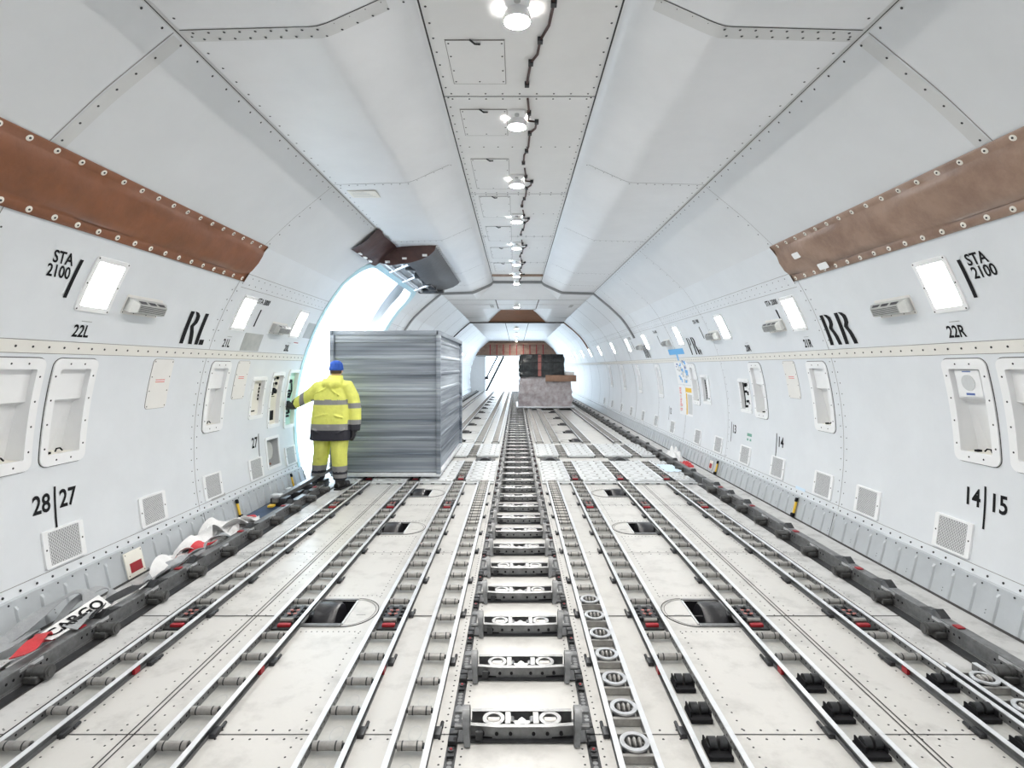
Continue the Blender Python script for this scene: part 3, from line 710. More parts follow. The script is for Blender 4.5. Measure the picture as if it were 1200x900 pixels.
def ctrl_panel(side, y0, y1, z0, z1, name, label, mats, style):
    s0, s1 = S(z0), S(z1); org = WP(side, (y0 + y1) / 2, (s0 + s1) / 2); f = wmap(side, (y0 + y1) / 2, (s0 + s1) / 2, org)
    t = thing(name, label, 'control panel', org); W, H = y1 - y0, s1 - s0
    put(frame_b(W, H, .03, W - .085, H - .085, .012, 0, .010), f, 'panel_frame', 'white', t)
    put(B().loft([[(*p, w) for p in rrect(W - .08, H - .08, .01)] for w in (-.05, -.04)]), f, 'face_plate', mats, t)
    bb = B(); O = rrect(W - .08, H - .08, .01); bb.loft([[(*p, -.045) for p in O], [(*p, .002) for p in O]], caps=False); put(bb, f, 'panel_sides', 'white', t)
    put(screws([(u, v) for u in (-W / 2 + .02, W / 2 - .02) for v in (-H * .4, -.1, .1, H * .4)], .010, .006), f, 'screws', 'rivet', t)
    k = B(); w_, h_ = W - .12, H - .12
    if style == 'slots':
        for i in range(8):
            v = h_ / 2 - .03 - i * h_ / 9
            k.box(-w_ / 2 + .01, -w_ / 2 + .03, v - .035, v, -.04, -.03); 
            if i < 5: k.box(w_ / 2 - .03, w_ / 2 - .012, v - .03, v, -.04, -.03)
        k.box(-.05, .05, -h_ / 2 + .02, -h_ / 2 + .035, -.04, -.035)
    elif style == 'dials':
        for i, (u, v) in enumerate(((-.05, .26), (.05, .27), (-.06, .20), (.04, .20), (0, .12), (.05, .10), (-.04, .08))):
            k.cyl((u, v, -.04), (u, v, -.018), .018 if i < 4 else .028, n=10)
        k.box(-.08, .08, .165, .172, -.04, -.036); k.box(-.03, .07, -h_ / 2 + .03, -h_ / 2 + .15, -.04, -.034); k.box(-.08, .06, .03, .038, -.04, -.036)
    elif style == 'pipes':
        for i, v in enumerate((.24, .22, .1, .06, .02, -.05, -.2, -.24)):
            k.box(-.06 + .01 * (i % 3), .03 + .015 * (i % 2), v - .014, v + .012, -.04, -.02)
        k.tube([(-.07, -.1, -.03), (.02, -.14, -.02), (.06, -.2, -.03)], .012); k.tube([(.05, .2, -.03), (.06, .1, -.02), (.03, 0, -.03)], .010)
    elif style == 'blocks':
        for i, (u, v, a, c) in enumerate(((-.04, .14, .03, .05), (.04, .15, .025, .04), (-.05, .05, .04, .03), (.03, .03, .03, .05), (-.02, -.08, .05, .03), (.05, -.1, .03, .03), (-.05, -.15, .02, .03))):
            k.box(u - a / 2, u + a / 2, v - c / 2, v + c / 2, -.04, -.02)
        k.box(-w_ / 2, -w_ / 2 + .012, -h_ / 2, h_ / 2, -.04, -.03); k.box(w_ / 2 - .012, w_ / 2, -h_ / 2, h_ / 2, -.04, -.03)
    put(k, f, 'switches', 'black', t)
CTLAB = ['white control panel with two rows of black slots, left wall near the cargo door', 'tall instrument panel with small dials, left wall beside the slotted panel', 'teal control panel at the door edge, touched by the worker in yellow', 'panel of black switch blocks on the right wall before the 13 marking', 'slotted panel on the right wall beside the blue instruction sign']
for (k, y0, y1, z0, z1), lb, mm, st in zip(CTRL, CTLAB, ('cream', 'cream', 'teal', 'white', 'white'), ('slots', 'dials', 'pipes', 'blocks', 'slots')):
    ctrl_panel(1 if k == 'R' else -1, y0, y1, z0, z1, 'control_panel', lb, mm, st)
# hose recess
y0, y1, s0, s1 = HOSE_HOLE; org = WP(-1, (y0 + y1) / 2, (s0 + s1) / 2); f = wmap(-1, (y0 + y1) / 2, (s0 + s1) / 2, org)
t = thing('hose_recess', 'open square recess with a round grey reel, low beside the cargo door', 'recess', org)
W, H = y1 - y0, s1 - s0
put(frame_b(W + .06, H + .06, .02, W - .01, H - .01, .008, 0, .01), f, 'recess_frame', 'white', t)
b = B(); P = rrect(W + .01, H + .01, .01); b.loft([[(*p, .0) for p in P], [(*p, -.16) for p in P]], caps=False); b.add([(*p, -.16) for p in P], [list(range(len(P)))], 1)
put(b, f, 'recess_box', ['lgrey', 'grey'], t)
put(B().cyl((.03, .02, -.155), (.03, .02, -.06), .11, n=24), f, 'reel', 'lgrey', t); put(B().tube([(-.1, .12, -.08), (-.115, 0, -.06), (-.1, -.1, -.06), (-.06, -.14, -.05), (0, -.14, -.05)], .014), f, 'hose', 'brown', t)
# small placards, patches
def placard(side, Y, z, w, h, m, label, name='placard', cat='placard', text=None, wo=.0018):
    t, f = wthing(name, label, cat, side, Y, z); put(plate_b(w, h, .006, 0, wo), f, 'backing', m, t); return t, f
placard(-1, 6.12, 1.89, .42, .2, 'patchgrey', 'grey rectangular patch on the left wall between 21L and 20L', 'repair_patch', 'patch'); placard(-1, 7.58, 2.11, .26, .22, 'patchgrey', 'grey patch on the left wall beside the cargo door edge', 'repair_patch', 'patch')
placard(-1, 5.68, .30, .26, .03, 'grey', 'thin grey label above the left kick panel', 'label_plate', 'label'); placard(1, 6.05, .30, .2, .03, 'pale', 'small bluish label plate low on the right wall', 'label_plate', 'label')
t, f = placard(-1, 7.3, 1.93, .16, .03, 'white', 'small white label with a red line beside the 20L marking', 'label_plate', 'label'); put(B().box(-.07, .07, 0, .012, .002, .003), f, 'red_line', 'red', t)
# kick panel fittings
def kmap(side, Y):
    return lambda u, v, w: (side * (2.984 + v * .24 - w), Y - side * u, .105 + v)
def kickthing(name, label, cat, side, Y, parts):
    o = Vector((side * 2.984, Y, .105)); t = thing(name, label, cat, o); f = kmap(side, Y)
    for b, n, m in parts: put(b, lambda u, v, w: Vector(f(u, v, w)) - o, n, m, t)
P0 = B().box(-.10, .10, -.09, .10, .012, .022, bev=.004)
kickthing('warning_placard', 'white warning placard with dark red label on the left kick panel beside the white straps', 'placard', -1, 4.31, [(P0, 'backing', 'cream'), (B().box(-.06, .07, -.055, .015, .022, .024), 'red_label', 'red'), (screws([(u, v) for u in (-.085, .085) for v in (-.07, .085)], .022, .005), 'screws', 'rivet')])
kickthing('warning_placard', 'small red and white warning placard on the right kick panel, in the distance', 'placard', 1, 8.6, [(B().box(-.07, .07, -.05, .07, .012, .018), 'backing', 'cream'), (B().box(-.05, .05, -.04, .03, .018, .02), 'red_label', 'red')])
HK = lambda: [(B().box(-.014, .014, -.08, .10, .012, .03, bev=.004), 'strap_tab', 'yellow'), (B().box(-.022, .022, -.09, -.05, .012, .045, bev=.006), 'latch', 'black'), (B().box(-.016, .016, .07, .11, .012, .034, bev=.003), 'pin', 'black')]
for sd, y, lb in ((-1, 5.92, 'yellow and black latch hook on the left kick panel by the blue mat'), (-1, 7.35, 'yellow and black latch hook on the left kick panel nearest the cargo door'), (1, 6.0, 'black and yellow latch hook on the right kick panel below the RR letters'), (1, 8.35, 'black latch hook on the right kick panel beside the red placard')):
    kickthing('latch_hook', lb, 'hook', sd, y, HK())
# instruction board with blue header on the right wall
t, f = wthing('instruction_board', 'blue-headed instruction board of small cards on the right wall under the PR letters', 'sign', 1, 10.3, 1.9)
put(plate_b(.95, .105, .008, 0, .004), f, 'blue_header', 'bsign', t); put(B().box(-.04, .04, -.17, -.05, 0, .004), f, 'blue_stem', 'bsign', t)
cards = B(); rr = random.Random(3)
cards.box(-.36, .42, -.62, -.17, 0, .0018, 0); cards.box(-.36, .42, -1.19, -.64, 0, .0018, 0)
for i in range(42):
    u = rr.uniform(-.33, .3); v = rr.uniform(-.6, -.2); k = rr.choice([1, 2, 2, 3]); cards.box(u, u + rr.uniform(.04, .12), v, v + rr.uniform(.02, .07), .002, .003, k)
for i in range(18):
    v = -.70 - i * .026; cards.box(-.33, -.33 + rr.uniform(.08, .16), v, v + .014, .002, .003, rr.choice([4, 4, 2]))
cards.box(.05, .40, -.76, -.68, .002, .003, 5); cards.box(.05, .12, -1.17, -.78, .002, .003, 5); cards.box(.15, .4, -1.15, -.8, .002, .003, 2)
put(cards, f, 'cards', ['white', 'navy', 'lgrey', 'bsign', 'redink', 'yellow'], t, 0)
lt, lf = text2d('INSTRUCTIONS', .06), None

# brown insulation strips
def brown_strip(side, label, m):
    Y0, Y1 = Y_AFT + .05, 5.36; s0, s1 = S(2.445), S(2.785); org = Vector((0, 0, 0)); t = thing('insulation_strip', label, 'insulation strip', WP(side, 3.5, S(2.6)))
    o = t.location.copy(); b = B(); ny = 70; prof = [(0, .004), (.006, .011), (.045, .010), (.055, .004), (.075, .012), (.12, .022), (.2, .026), (.27, .02), (.31, .006), (.318, .010), (.352, .011), (.36, .003)]
    k = (s1 - s0) / .36; rr = random.Random(side + 4)
    ph = [rr.uniform(0, 6) for _ in range(4)]
    rows = []
    for i in range(ny + 1):
        y = Y0 + (Y1 - Y0) * i / ny; row = []
        for j, (a, w) in enumerate(prof):
            ww = w + .004 + (.010 + .008 * math.sin(y * 5 + ph[0] + a * 20) + .005 * math.sin(y * 11 + ph[1] - a * 30) if 3 < j < 9 else 0)
            s = s0 + a * k
            row.append(tuple(WP(side, y, min(s, S_TOP), ww) - o))
        rows.append(row)
    b.loft(rows, closed=False); b.obj('sheet', m, t, recalc=False, smooth=60)
    wme, sc_ = {}, B(); y = 1.6
    while y < Y1 - .03:
        for a, dy in ((.026, .06), (.335, 0)):
            s = s0 + a * k; p = WP(side, y + dy, s, .0145) - o; n = WN(side, s)
            if a not in wme: wme[a] = B().dome((0, 0, 0), n, .020, .003, k=12).mesh('washer', 'cream')
            link('washer', wme[a], t, p); sc_.dome(p + n * .003, n, .007, .003)
        y += .166
    sc_.obj('screws', 'rivet', t)
    e = B(); e.loft([[tuple(WP(side, y, s0 + (s1 - s0) * i / 8, w) - o) for i in range(9)] for y, w in ((Y1 - .005, .028), (Y1 + .012, .016), (Y1 + .02, .001))], closed=False); e.obj('end_edge', m, t, recalc=False)
    return t, o, s0, k
brown_strip(-1, 'dark brown insulation strip fixed with white washers along the upper left wall', 'brown')
t, o, s0, k = brown_strip(1, 'dusty pale brown insulation strip with white patches along the upper right wall', 'brown_r')
for y, a, hw, hh in ((5.02, .21, .055, .03), (4.75, .06, .07, .03)):
    P = rrect(hw * 2, hh * 2, .012); pb = B().loft([[tuple(WP(1, y - u, s0 + a * k + v, w) - o) for u, v in P] for w in (.046, .050)]); pb.obj('patch', 'white', t)

# ceiling fittings
lamp_y = [-1.3, .2, 1.66, 3.12, 4.49, 5.95, 7.44, 9.1, 10.57, 11.95]
l0 = None
for i, y in enumerate(lamp_y + [13.0, 15.4, 18.0, 24, 28, 32, 36]):
    zz = 3.62 if (y < 13.05 or 16.4 < y < 19.6) else 3.33
    lb = 'bright round ceiling lamp on the overhead strip, %s' % ({3: 'at the top edge of the picture', 4: 'beside the second access hatch'}.get(i, ordn(i - 2) + ' from the near end') if i > 2 else 'behind the camera position, ' + ordn(i + 1) + ' from the tail')
    if l0 is None:
        l0 = thing('ceiling_lamp', lb, 'lamp', (-.02, y, zz), 'lamps down the overhead strip')
        B().box(-.065, .065, -.16, .10, -.02, -.001, bev=.008).obj('mounting_plate', 'white', l0)
        B().loft([[(r_ * math.cos(2 * PI * i / 28), r_ * math.sin(2 * PI * i / 28), z_) for i in range(28)] for r_, z_ in ((.070, -.02), (.078, -.074), (.072, -.076), (.060, -.03))], caps=False).obj('lamp_housing', 'white', l0); B().ell((0, 0, -.056), (.058, .058, .022), 20, 8).obj('bulb', 'bulb', l0)
        B().cyl((0, -.115, -.02), (0, -.115, -.035), .018, n=12).obj('sensor_knob', 'grey', l0)
        kids_index()
    else: copy_tree(l0, (-.02, y, zz), lb)
h0 = None
for i, y in enumerate((3.68, 4.58, 5.82, 7.0, 8.4, 9.8, 11.2)):
    L = .52 if i == 0 else .48 if i == 1 else .9
    lb = 'square access hatch cover in the overhead strip, ' + ordn(i + 1) + ' from the near end'
    t = thing('overhead_hatch', lb, 'hatch', (-.28, y, 3.619), 'access hatches in the overhead strip')
    B().box(-.18, .18, -L / 2, L / 2, -.003, 0).obj('hatch_panel', 'strip', t)
    e = B(); e.box(-.184, .184, -L / 2 - .008, -L / 2, -.004, 0)
    for u in (-.182, .182): e.box(u - .002, u + .002, -L / 2, L / 2, -.0035, 0)
    e.box(-.184, .184, L / 2, L / 2 + .003, -.0035, 0); e.obj('edge_gap', 'seam_soft', t)
    d = B(); dots(d, [(u, v, -.003) for u in (-.165, 0, .165) for v in (-L / 2 + .03, L / 2 - .03)] + [(u, v, -.003) for u in (-.165, .165) for v in (-L / 6, L / 6)], CN, .007); d.obj('screws', 'rivet', t)
    B().tube([(-.03, -L / 2 - .02, -.008), (.0, -L / 2 + .005, -.02), (.03, -L / 2 + .03, -.008)], .006).obj('latch', 'dark', t)
def cable(pts, label):
    o = Vector((.12, pts[0][1], 3.61)); t = thing('cable_run', label, 'cable', o, 'cable runs beside the ceiling lamps')
    P = [Vector((x, y, 3.606)) - o for x, y in pts]
    B().tube(P, .009, 6).obj('cable', 'maroon', t)
    c = B()
    for p in P[1::2]: c.box(p.x - .016, p.x + .016, p.y - .02, p.y + .02, p.z - .014, p.z + .013)
    c.obj('clips', 'dark', t)
cable([(.17, 2.9), (.18, 3.05), (.165, 3.25), (.12, 3.4), (.11, 3.55), (.07, 3.65), (.055, 3.85), (.05, 3.93)], 'dark cable run on the overhead strip beside the nearest ceiling lamp')
for i, y in enumerate(lamp_y[4:] ):
    a = y - .4
    cable([(.06, a + .05), (.075, a + .28), (.07, a + .42), (.14, a + .44), (.135, a + .56), (.09, a + .66), (.085, a + .95), (.07, a + 1.05), (.05, a + 1.15), (.045, a + 1.35)], 'dark bent cable run on the overhead strip beside the %s ceiling lamp' % ordn(i + 2))
t = thing('ceiling_label', 'faded white label sheet on the left ceiling panel near the door cover', 'label', (-1.55, 5.6, 3.352))
B().box(-.14, .14, -.11, .11, -.003, 0).obj('sheet', 'cream', t); lb = B()
for i in range(5): lb.box(-.12, .02 + .02 * i, -.09 + i * .04, -.08 + i * .04, -.0038, -.003)
lb.obj('print_lines', 'lgrey', t)
# flat bay hatches beyond the high ceiling
for i, x in enumerate((-1.1, 1.1)):
    t = thing('ceiling_hatch', 'long flat hatch in the low ceiling bay, %s side' % ('left' if x < 0 else 'right'), 'hatch', (x, 15.6, 3.328)); B().box(-.45, .45, -.35, .35, -.012, 0, bev=.004).obj('hatch_panel', 'ceil', t); B().box(-.05 + .4, .05 + .4, -.3, .3, -.018, -.012).obj('hatch_strip', 'grey', t)

# dark folded cover and hinge gear over the cargo door
t = thing('door_hinge_cover', 'dark maroon and charcoal cover hanging under the ceiling above the open cargo door', 'cover', (-1.6, 8.0, 3.3)); o = t.location.copy()
b = B(); rows = []
for i in range(13):
    y = 6.95 + 1.1 * i / 12; rows.append([tuple(Vector((x + .01 * math.sin(i * 1.3 + j), y, z + .012 * math.sin(i * .9 + j * 2))) - o) for j, (x, z) in enumerate(((-1.74, 3.335), (-1.79, 3.295), (-1.88, 3.215), (-1.98, 3.135), (-2.06, 3.075), (-2.07, 3.09)))])
b.loft(rows, closed=False); b.obj('maroon_flap', 'maroon', t, recalc=False, smooth=60)
b = B(); rows = []
for i in range(15):
    f_ = i / 14; y = 8.02 + 3.4 * f_; sag = .02 * math.sin(f_ * 9)
    sec_ = [(-1.17, 3.37), (-1.2, 3.30), (-1.28, 3.225), (-1.40, 3.16), (-1.52, 3.115), (-1.60, 3.10)]
    rows.append([tuple(Vector((x - .10 * f_ * (j / 5), y + .04 * math.sin(j), z + sag * (j / 5) + .06 * f_ * (j / 5))) - o) for j, (x, z) in enumerate(sec_)])
b.loft(rows, closed=False); b.obj('curved_cover', 'charcoal', t, recalc=False, smooth=60)
b = B(); b.loft([rows[0], [tuple(Vector((x, 8.0, z)) - o) for x, z in ((-1.17, 3.375), (-1.3, 3.36), (-1.42, 3.355), (-1.55, 3.35), (-1.66, 3.345), (-1.76, 3.33))]], closed=False)
b.add([rows[0][5], tuple(Vector((-1.76, 8.0, 3.33)) - o), tuple(Vector((-2.0, 8.02, 3.12)) - o), tuple(Vector((-1.85, 8.05, 3.08)) - o)], [(0, 1, 2, 3)]); b.obj('near_end_sheet', 'maroon', t, recalc=False)
b = B()
for f_ in range(26):
    y = 8.05 + 3.3 * f_ / 25; b.box(-1.195 - o.x, -1.150 - o.x, y - .02 - o.y, y + .02 - o.y, 3.345 - o.z, 3.366 - o.z)
b.obj('edge_stitching', 'lgrey', t)
b = B()
b.loft([[tuple(Vector(p) - o) for p in ((-1.60, y, 3.13), (-1.66, y, 3.20), (-1.72, y, 3.24), (-1.80, y, 3.26))] for y in (8.2, 11.4)], closed=False)
for y in (8.6, 9.6, 10.7): b.cyl(tuple(Vector((-2.02, y + .25, 3.13)) - o), tuple(Vector((-1.68, y, 3.2)) - o), .03)
b.cyl(tuple(Vector((-1.95, 8.2, 3.16)) - o), tuple(Vector((-1.95, 11.35, 3.16)) - o), .035); b.cyl(tuple(Vector((-1.78, 8.2, 3.2)) - o), tuple(Vector((-1.78, 11.35, 3.2)) - o), .022)
b.obj('hinge_gear', 'bright', t)
b = B()
for y in (8.1, 8.7, 9.5, 10.3, 11.0, 11.35): b.box(-1.75 - o.x, -1.6 - o.x, y - .05 - o.y, y + .05 - o.y, 3.12 - o.z, 3.22 - o.z, bev=.01)
b.box(-2.02 - o.x, -1.5 - o.x, 11.35 - o.y, 11.5 - o.y, 3.12 - o.z, 3.22 - o.z, bev=.02); b.obj('hinge_blocks', 'dark', t)
b = B()
for y in (7.2, 7.45, 7.7): b.box(-2.055 - o.x, -2.02 - o.x, y - .05 - o.y, y + .05 - o.y, 3.07 - o.z, 3.085 - o.z)
for x, y, z in ((-1.86, 7.98, 3.12), (-1.62, 8.0, 3.17), (-1.33, 7.99, 3.215)): b.box(x - .035 - o.x, x + .028 - o.x, y - .02 - o.y, y + .01 - o.y, z - .014 - o.z, z + .014 - o.z)
b.obj('white_tabs', 'white', t)
# ------------------------------------------------------------------ roller trays
def tray(x, y0, y1, kind, label, mirror=1, group=None, locks=(), w=.075, far=False, black_to=None, ringcast=None, dense=None, holes=True):
    t = thing('roller_tray', label, 'roller tray', (x, y0, 0), group); L = y1 - y0; H = .045
    B().box(-w, w, 0, L, .002, .006).obj('tray_base', 'alu2', t)
    for sd in (-1, 1):
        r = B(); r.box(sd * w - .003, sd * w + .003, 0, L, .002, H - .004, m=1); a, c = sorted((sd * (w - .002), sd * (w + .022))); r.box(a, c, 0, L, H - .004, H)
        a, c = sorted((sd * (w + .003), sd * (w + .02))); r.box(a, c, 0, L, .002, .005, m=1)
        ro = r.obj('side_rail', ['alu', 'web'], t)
        if not far and holes:
            h = B(); yy = .05
            while yy < L - .03:
                h.dome((sd * (w - .0032), yy, .026), (-sd, 0, 0), .006, .0005); yy += .045
            h.obj('hole_row', 'black', ro)
    rp = []; rr = .019
    def kindat(y):
        if any(a - .19 < y < a + .12 for a in locks): return None
        if ringcast and ringcast[0] <= y <= ringcast[1]: return 'ring'
        if dense and dense[0] <= y <= dense[1]: return 'roll'
        if black_to and y < black_to: return 'black'
        return 'roll'
    y = math.ceil(y0 / .24) * .24 - .06
    while y < y0 + .06: y += .24
    if far:
        b = B()
        while y < y1 - .05: b.cyl((-w + .012, y - y0, .032), (w - .012, y - y0, .032), rr, n=8); y += .24
        o = b.obj('rollers', 'roller', t); o['kind'] = 'stuff'; return t
    while y < y1 - .05:
        k = kindat(y)
        if k: rp.append((k, y - y0))
        if dense and dense[0] <= y <= dense[1]: rp.append(('roll', y - y0 + .12))
        y += .24
    me = {}
    for k, yy in rp:
        if k not in me:
            b = B()
            if k == 'roll':
                ww = w - .014; b.cyl((-ww, 0, 0), (ww, 0, 0), rr, n=14); b.cyl((-ww - .008, 0, 0), (-ww, 0, 0), rr * .6, n=8, m=1); b.cyl((ww, 0, 0), (ww + .008, 0, 0), rr * .6, n=8, m=1)  # dark end caps also stand for the shadow at the roller ends
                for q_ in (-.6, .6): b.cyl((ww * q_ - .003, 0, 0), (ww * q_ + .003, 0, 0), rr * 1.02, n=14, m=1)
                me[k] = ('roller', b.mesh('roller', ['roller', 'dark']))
            elif k == 'black':
                b.box(-.05, .05, -.06, .05, -.026, -.006, bev=.004)
                for u in (-.022, .022): b.cyl((u - .016, .0, .012), (u + .016, 0, .012), .026, n=14, m=1)
                b.box(-.048, -.042, -.04, .04, -.01, .02); b.box(.042, .048, -.04, .04, -.01, .02); me[k] = ('caster_block', b.mesh('caster_block', ['black', 'dark']))
            else:
                b.ring((0, 0, .012), .043, .062, .008, 28)
                for u in (-.022, 0, .022): b.ell((u, 0, .012), (.010, .026, .02), 10, 8, m=1)
                b.box(-.066, .066, -.075, -.058, -.025, .008, m=1); b.cyl((0, 0, -.025), (0, 0, -.012), .052, n=20, m=2); b.box(-.066, .066, .062, .07, -.025, .008, m=1)
                me[k] = ('swivel_caster', b.mesh('swivel_caster', ['bright', 'roller', 'dark']))
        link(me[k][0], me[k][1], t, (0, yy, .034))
    for a in locks:
        lk = B(); lk.box(-w + .008, w - .008, -.18, .12, .007, .018, 0)
        for i in range(4): lk.box(-w + .015, w - .015, -.07 + i * .05, -.045 + i * .05, .018, .036, 0, bev=.003)
        for u in (-.03, .03): lk.box(u - .012, u + .012, -.09, .10, .018, .042, 0)
        lo = lk.obj('pallet_lock', 'dark', t, (0, a - y0, 0))
        B().box(-.04, .04, -.16, -.128, .012, .034, bev=.006).obj('red_pad', 'red', lo)
        B().cyl((-.04, -.1, .035), (.04, -.1, .035), .014, n=12).obj('lock_roller', 'roller', lo)
        rb_ = B()
        for i in range(2): rb_.box(-.03, -.01, -.03 + i * .05, -.015 + i * .05, .036, .044); rb_.box(.01, .03, -.03 + i * .05, -.015 + i * .05, .036, .044)
        rb_.obj('red_tabs', 'pink', lo)
    if not far:
        cl = B(); cl.box(mirror * w + (.02 if mirror > 0 else -.05), mirror * w + (.05 if mirror > 0 else -.02), -.03, .03, .001, .022, bev=.004); cl.cyl((mirror * (w + .045), .03, .012), (mirror * (w + .045), .07, .012), .008, n=8)
        cm = cl.mesh('clip', 'dark')
        for yc in (1.95, 2.46, 3.05, 3.63, 4.2, 4.87, 5.4, 6.0, 6.55, 7.1):
            if y0 < yc < y1: link('clip', cm, t, (0, yc - y0, 0))
        ov = B(); yy = rp[0][1] + .12 if rp else .1
        while yy < L - .1:
            ov.loft([[(.030 * math.cos(2 * PI * i / 16) * q, yy + .055 * math.sin(2 * PI * i / 16) * q, .0066) for i in range(16)] for q in (1, .86)], caps=False); yy += .24
        ov.obj('base_holes', 'grey', t, recalc=False)
    rt = B()
    if kind in 'bcd' and y0 < 2:
        yc = 2.95; rt.box(mirror * (w + .006), mirror * (w + .022), yc - y0 - .02, yc - y0 + .02, .006, .035); rt.obj('red_tag', 'red', t)
    return t
names = {'a': 'next to centre track', 'b': 'second from centre track', 'c': 'third from centre track', 'd': 'outermost'}
for sd in (-1, 1):
    for k, x in TR.items():
        G = 'roller trays on the %s half of the floor' % SIDE[sd]; s_ = SIDE[sd]; w = .066 if k == 'a' else .075
        near = 'silver roller tray on the floor, %s half, %s, near section' % (s_, names[k])
        kw = {}
        if k == 'a':
            if sd == 1: kw['ringcast'] = (0, 3.9)
            kw['dense'] = (5.55, 7.7); kw['holes'] = False
        else:
            kw['locks'] = (3.60, 6.5)
            if sd == 1: kw['black_to'] = 3.0 if k != 'b' else 2.95
        tray(sd * x, 1.2, 7.68, k, near, mirror=-sd, group=G, w=w, **kw)
        if k != 'a':
            tray(sd * x, 7.86, 9.42, k, 'short roller tray between ball panels, %s half, %s, first row' % (s_, names[k]), group=G, w=w, locks=(8.1,)); tray(sd * x, 9.95, 11.5, k, 'short roller tray between ball panels, %s half, %s, second row' % (s_, names[k]), group=G, w=w)
        tray(sd * x, 11.8, 24, k, 'long roller tray beyond the cargo door, %s half, %s' % (s_, names[k]), group=G, w=w, far=True); tray(sd * x, 24.1, 36.5, k, 'distant roller tray towards the nose opening, %s half, %s' % (s_, names[k]), group=G, w=w, far=True)
tray(2.338, 1.4, 2.98, 'e', 'short tray with two ringed casters beside the right guide rail, at the right edge', w=.068, ringcast=(0, 3.2), holes=True)

# ------------------------------------------------------------------ seat tracks
def seat_track(x, y0, y1, w, label, m='dark', near=12):
    t = thing('floor_track', label, 'track', (x, y0, 0)); L = y1 - y0; H = .006
    b = B(); b.box(-w, w, 0, L, .001, H - .003); 
    for sd in (-1, 1): a, c = sorted((sd * w, sd * (w - w * .3))); b.box(a, c, 0, L, .001, H)
    b.obj('channel', m, t)
    h = B(); y = 1.9
    while y < min(y1, near):
        h.cyl((0, y - y0, H - .003), (0, y - y0, H - .0022), w * .5, n=8); y += .0254
    h.obj('lip_holes', 'rail', t)
    return t
for sd in (-1, 1):
    seat_track(sd * .298, 1.2, 36.5, .022, 'dark perforated floor track on the %s side of the centre crossbars' % SIDE[sd])
    seat_track(sd * 2.27, 1.2, 6.3, .011, 'thin dark perforated floor track between outermost tray and guide rail, %s half' % SIDE[sd], near=6)

# ------------------------------------------------------------------ centre crossbars
def crossbar(label, loc):
    t = thing('guide_crossbar', label, 'crossbar', loc, 'roller crossbars of the centre track')
    b = B()                                                   # bowed tray with front and rear webs
    P = [(-.225, -.02), (-.11, -.032), (.11, -.032), (.225, -.02)]
    b.loft([[(x, y, z) for x, y in P] for z in (.008, .057)], closed=False, m=2); b.loft([[(x, y + dy, z) for x, y in P] for dy, z in ((0, .057), (-.004, .062), (.010, .067), (.014, .060))], closed=False, m=3)
    for u in (-.17, -.11, -.05, .05, .11, .17): b.cyl((u, -.036, .032), (u, -.026, .032), .008, n=8, m=1)
    b.box(-.225, .225, .075, .08, .008, .064); b.box(-.225, .225, -.03, .08, .006, .016, m=1); b.box(-.225, .225, .07, .09, .062, .066)
    b.obj('bar', ['steel', 'black', 'rail', 'ring'], t, recalc=False)
    B().box(-.285, .285, -.055, .10, .0062, .010, m=0).obj('base_plate', 'dark', t)
    rg = B().ring((0, .025, .054), .031, .049, .010, 28).mesh('roller_ring', 'ring')
    for u in (-.125, .125): link('roller_ring', rg, t, (u, 0, 0))
    me = B().cyl((-.026, 0, 0), (.026, 0, 0), .019, n=14).mesh('top_roller', 'roller')
    for u in (-.125, .125): link('top_roller', me, t, (u, .025, .047))
    p = B().box(-.012, .012, -.012, .068, .050, .064).mesh('plate', 'ring')
    for u in (-.062, .062): link('plate', p, t, (u, 0, 0))
    c = B().prism([(-.035, 0), (-.035, .018), (-.018, .018), (-.012, .03), (0, .042), (.012, .03), (.018, .018), (.035, .018), (.035, 0), (.02, -.012), (.008, -.004), (-.008, -.004), (-.02, -.012)], 'z', .03, .058)
    for u in (-.044, .044): c.cyl((u, .012, .045), (u, .052, .045), .012, n=10)
    c.obj('latch_block', 'steel', t)
    hm = B()
    prof = [(-.085, .008), (-.062, .07), (-.05, .110), (-.028, .132), (.0, .136), (.02, .126), (.025, .108), (.0, .098), (-.02, .06), (-.045, .02), (-.06, .008)]
    hm.loft([[((z - .06) * .12 - .012 - (.006 if z > .09 else 0), y, z) for y, z in prof], [((z - .06) * .12 + .014, y, z) for y, z in prof]]); hm.box(.0, .055, -.022, .02, .108, .122, bev=.005); hm.cyl((0, -.02, .055), (.055, -.02, .055), .012, n=10)
    m1 = hm.mesh('guide_horn', 'rail'); m2 = B().merge(hm, lambda x, y, z: (-x, y, z)).mesh('guide_horn', 'rail')
    link('guide_horn', m1, t, (.238, 0, 0)); link('guide_horn', m2, t, (-.238, 0, 0))
    fm = B()
    for yy in (-.06, -.01, .05): fm.box(-.019, .019, yy - .018, yy + .022, .006, .030 if yy < .03 else .022, bev=.003)
    fm.cyl((0, -.115, .006), (0, -.115, .022), .015, n=12); fm.box(-.014, .014, -.15, -.115, .006, .016)
    fm = fm.mesh('track_fitting', 'dark'); sm_ = B().dome((0, -.115, .022), (0, 0, 1), .007, .003).mesh('red_stud', 'red')
    for sd in (-1, 1): link('red_stud', sm_, link('track_fitting', fm, t, (sd * .298, 0, 0)))
    B().box(-.20, -.17, -.05, -.035, .012, .05).obj('spring_clip', 'dark', t)
    return t
ys = [1.975 + .478 * i for i in range(72)]
cb0 = crossbar('steel roller crossbar in the centre track, 1st and nearest, cut by the lower edge', (0, ys[0], 0)); kids_index()
for i, y in enumerate(ys[1:]):
    lb = 'steel roller crossbar in the centre track, %s from the near end' % ordn(i + 2)
    copy_tree(cb0, (0, y, 0), lb)

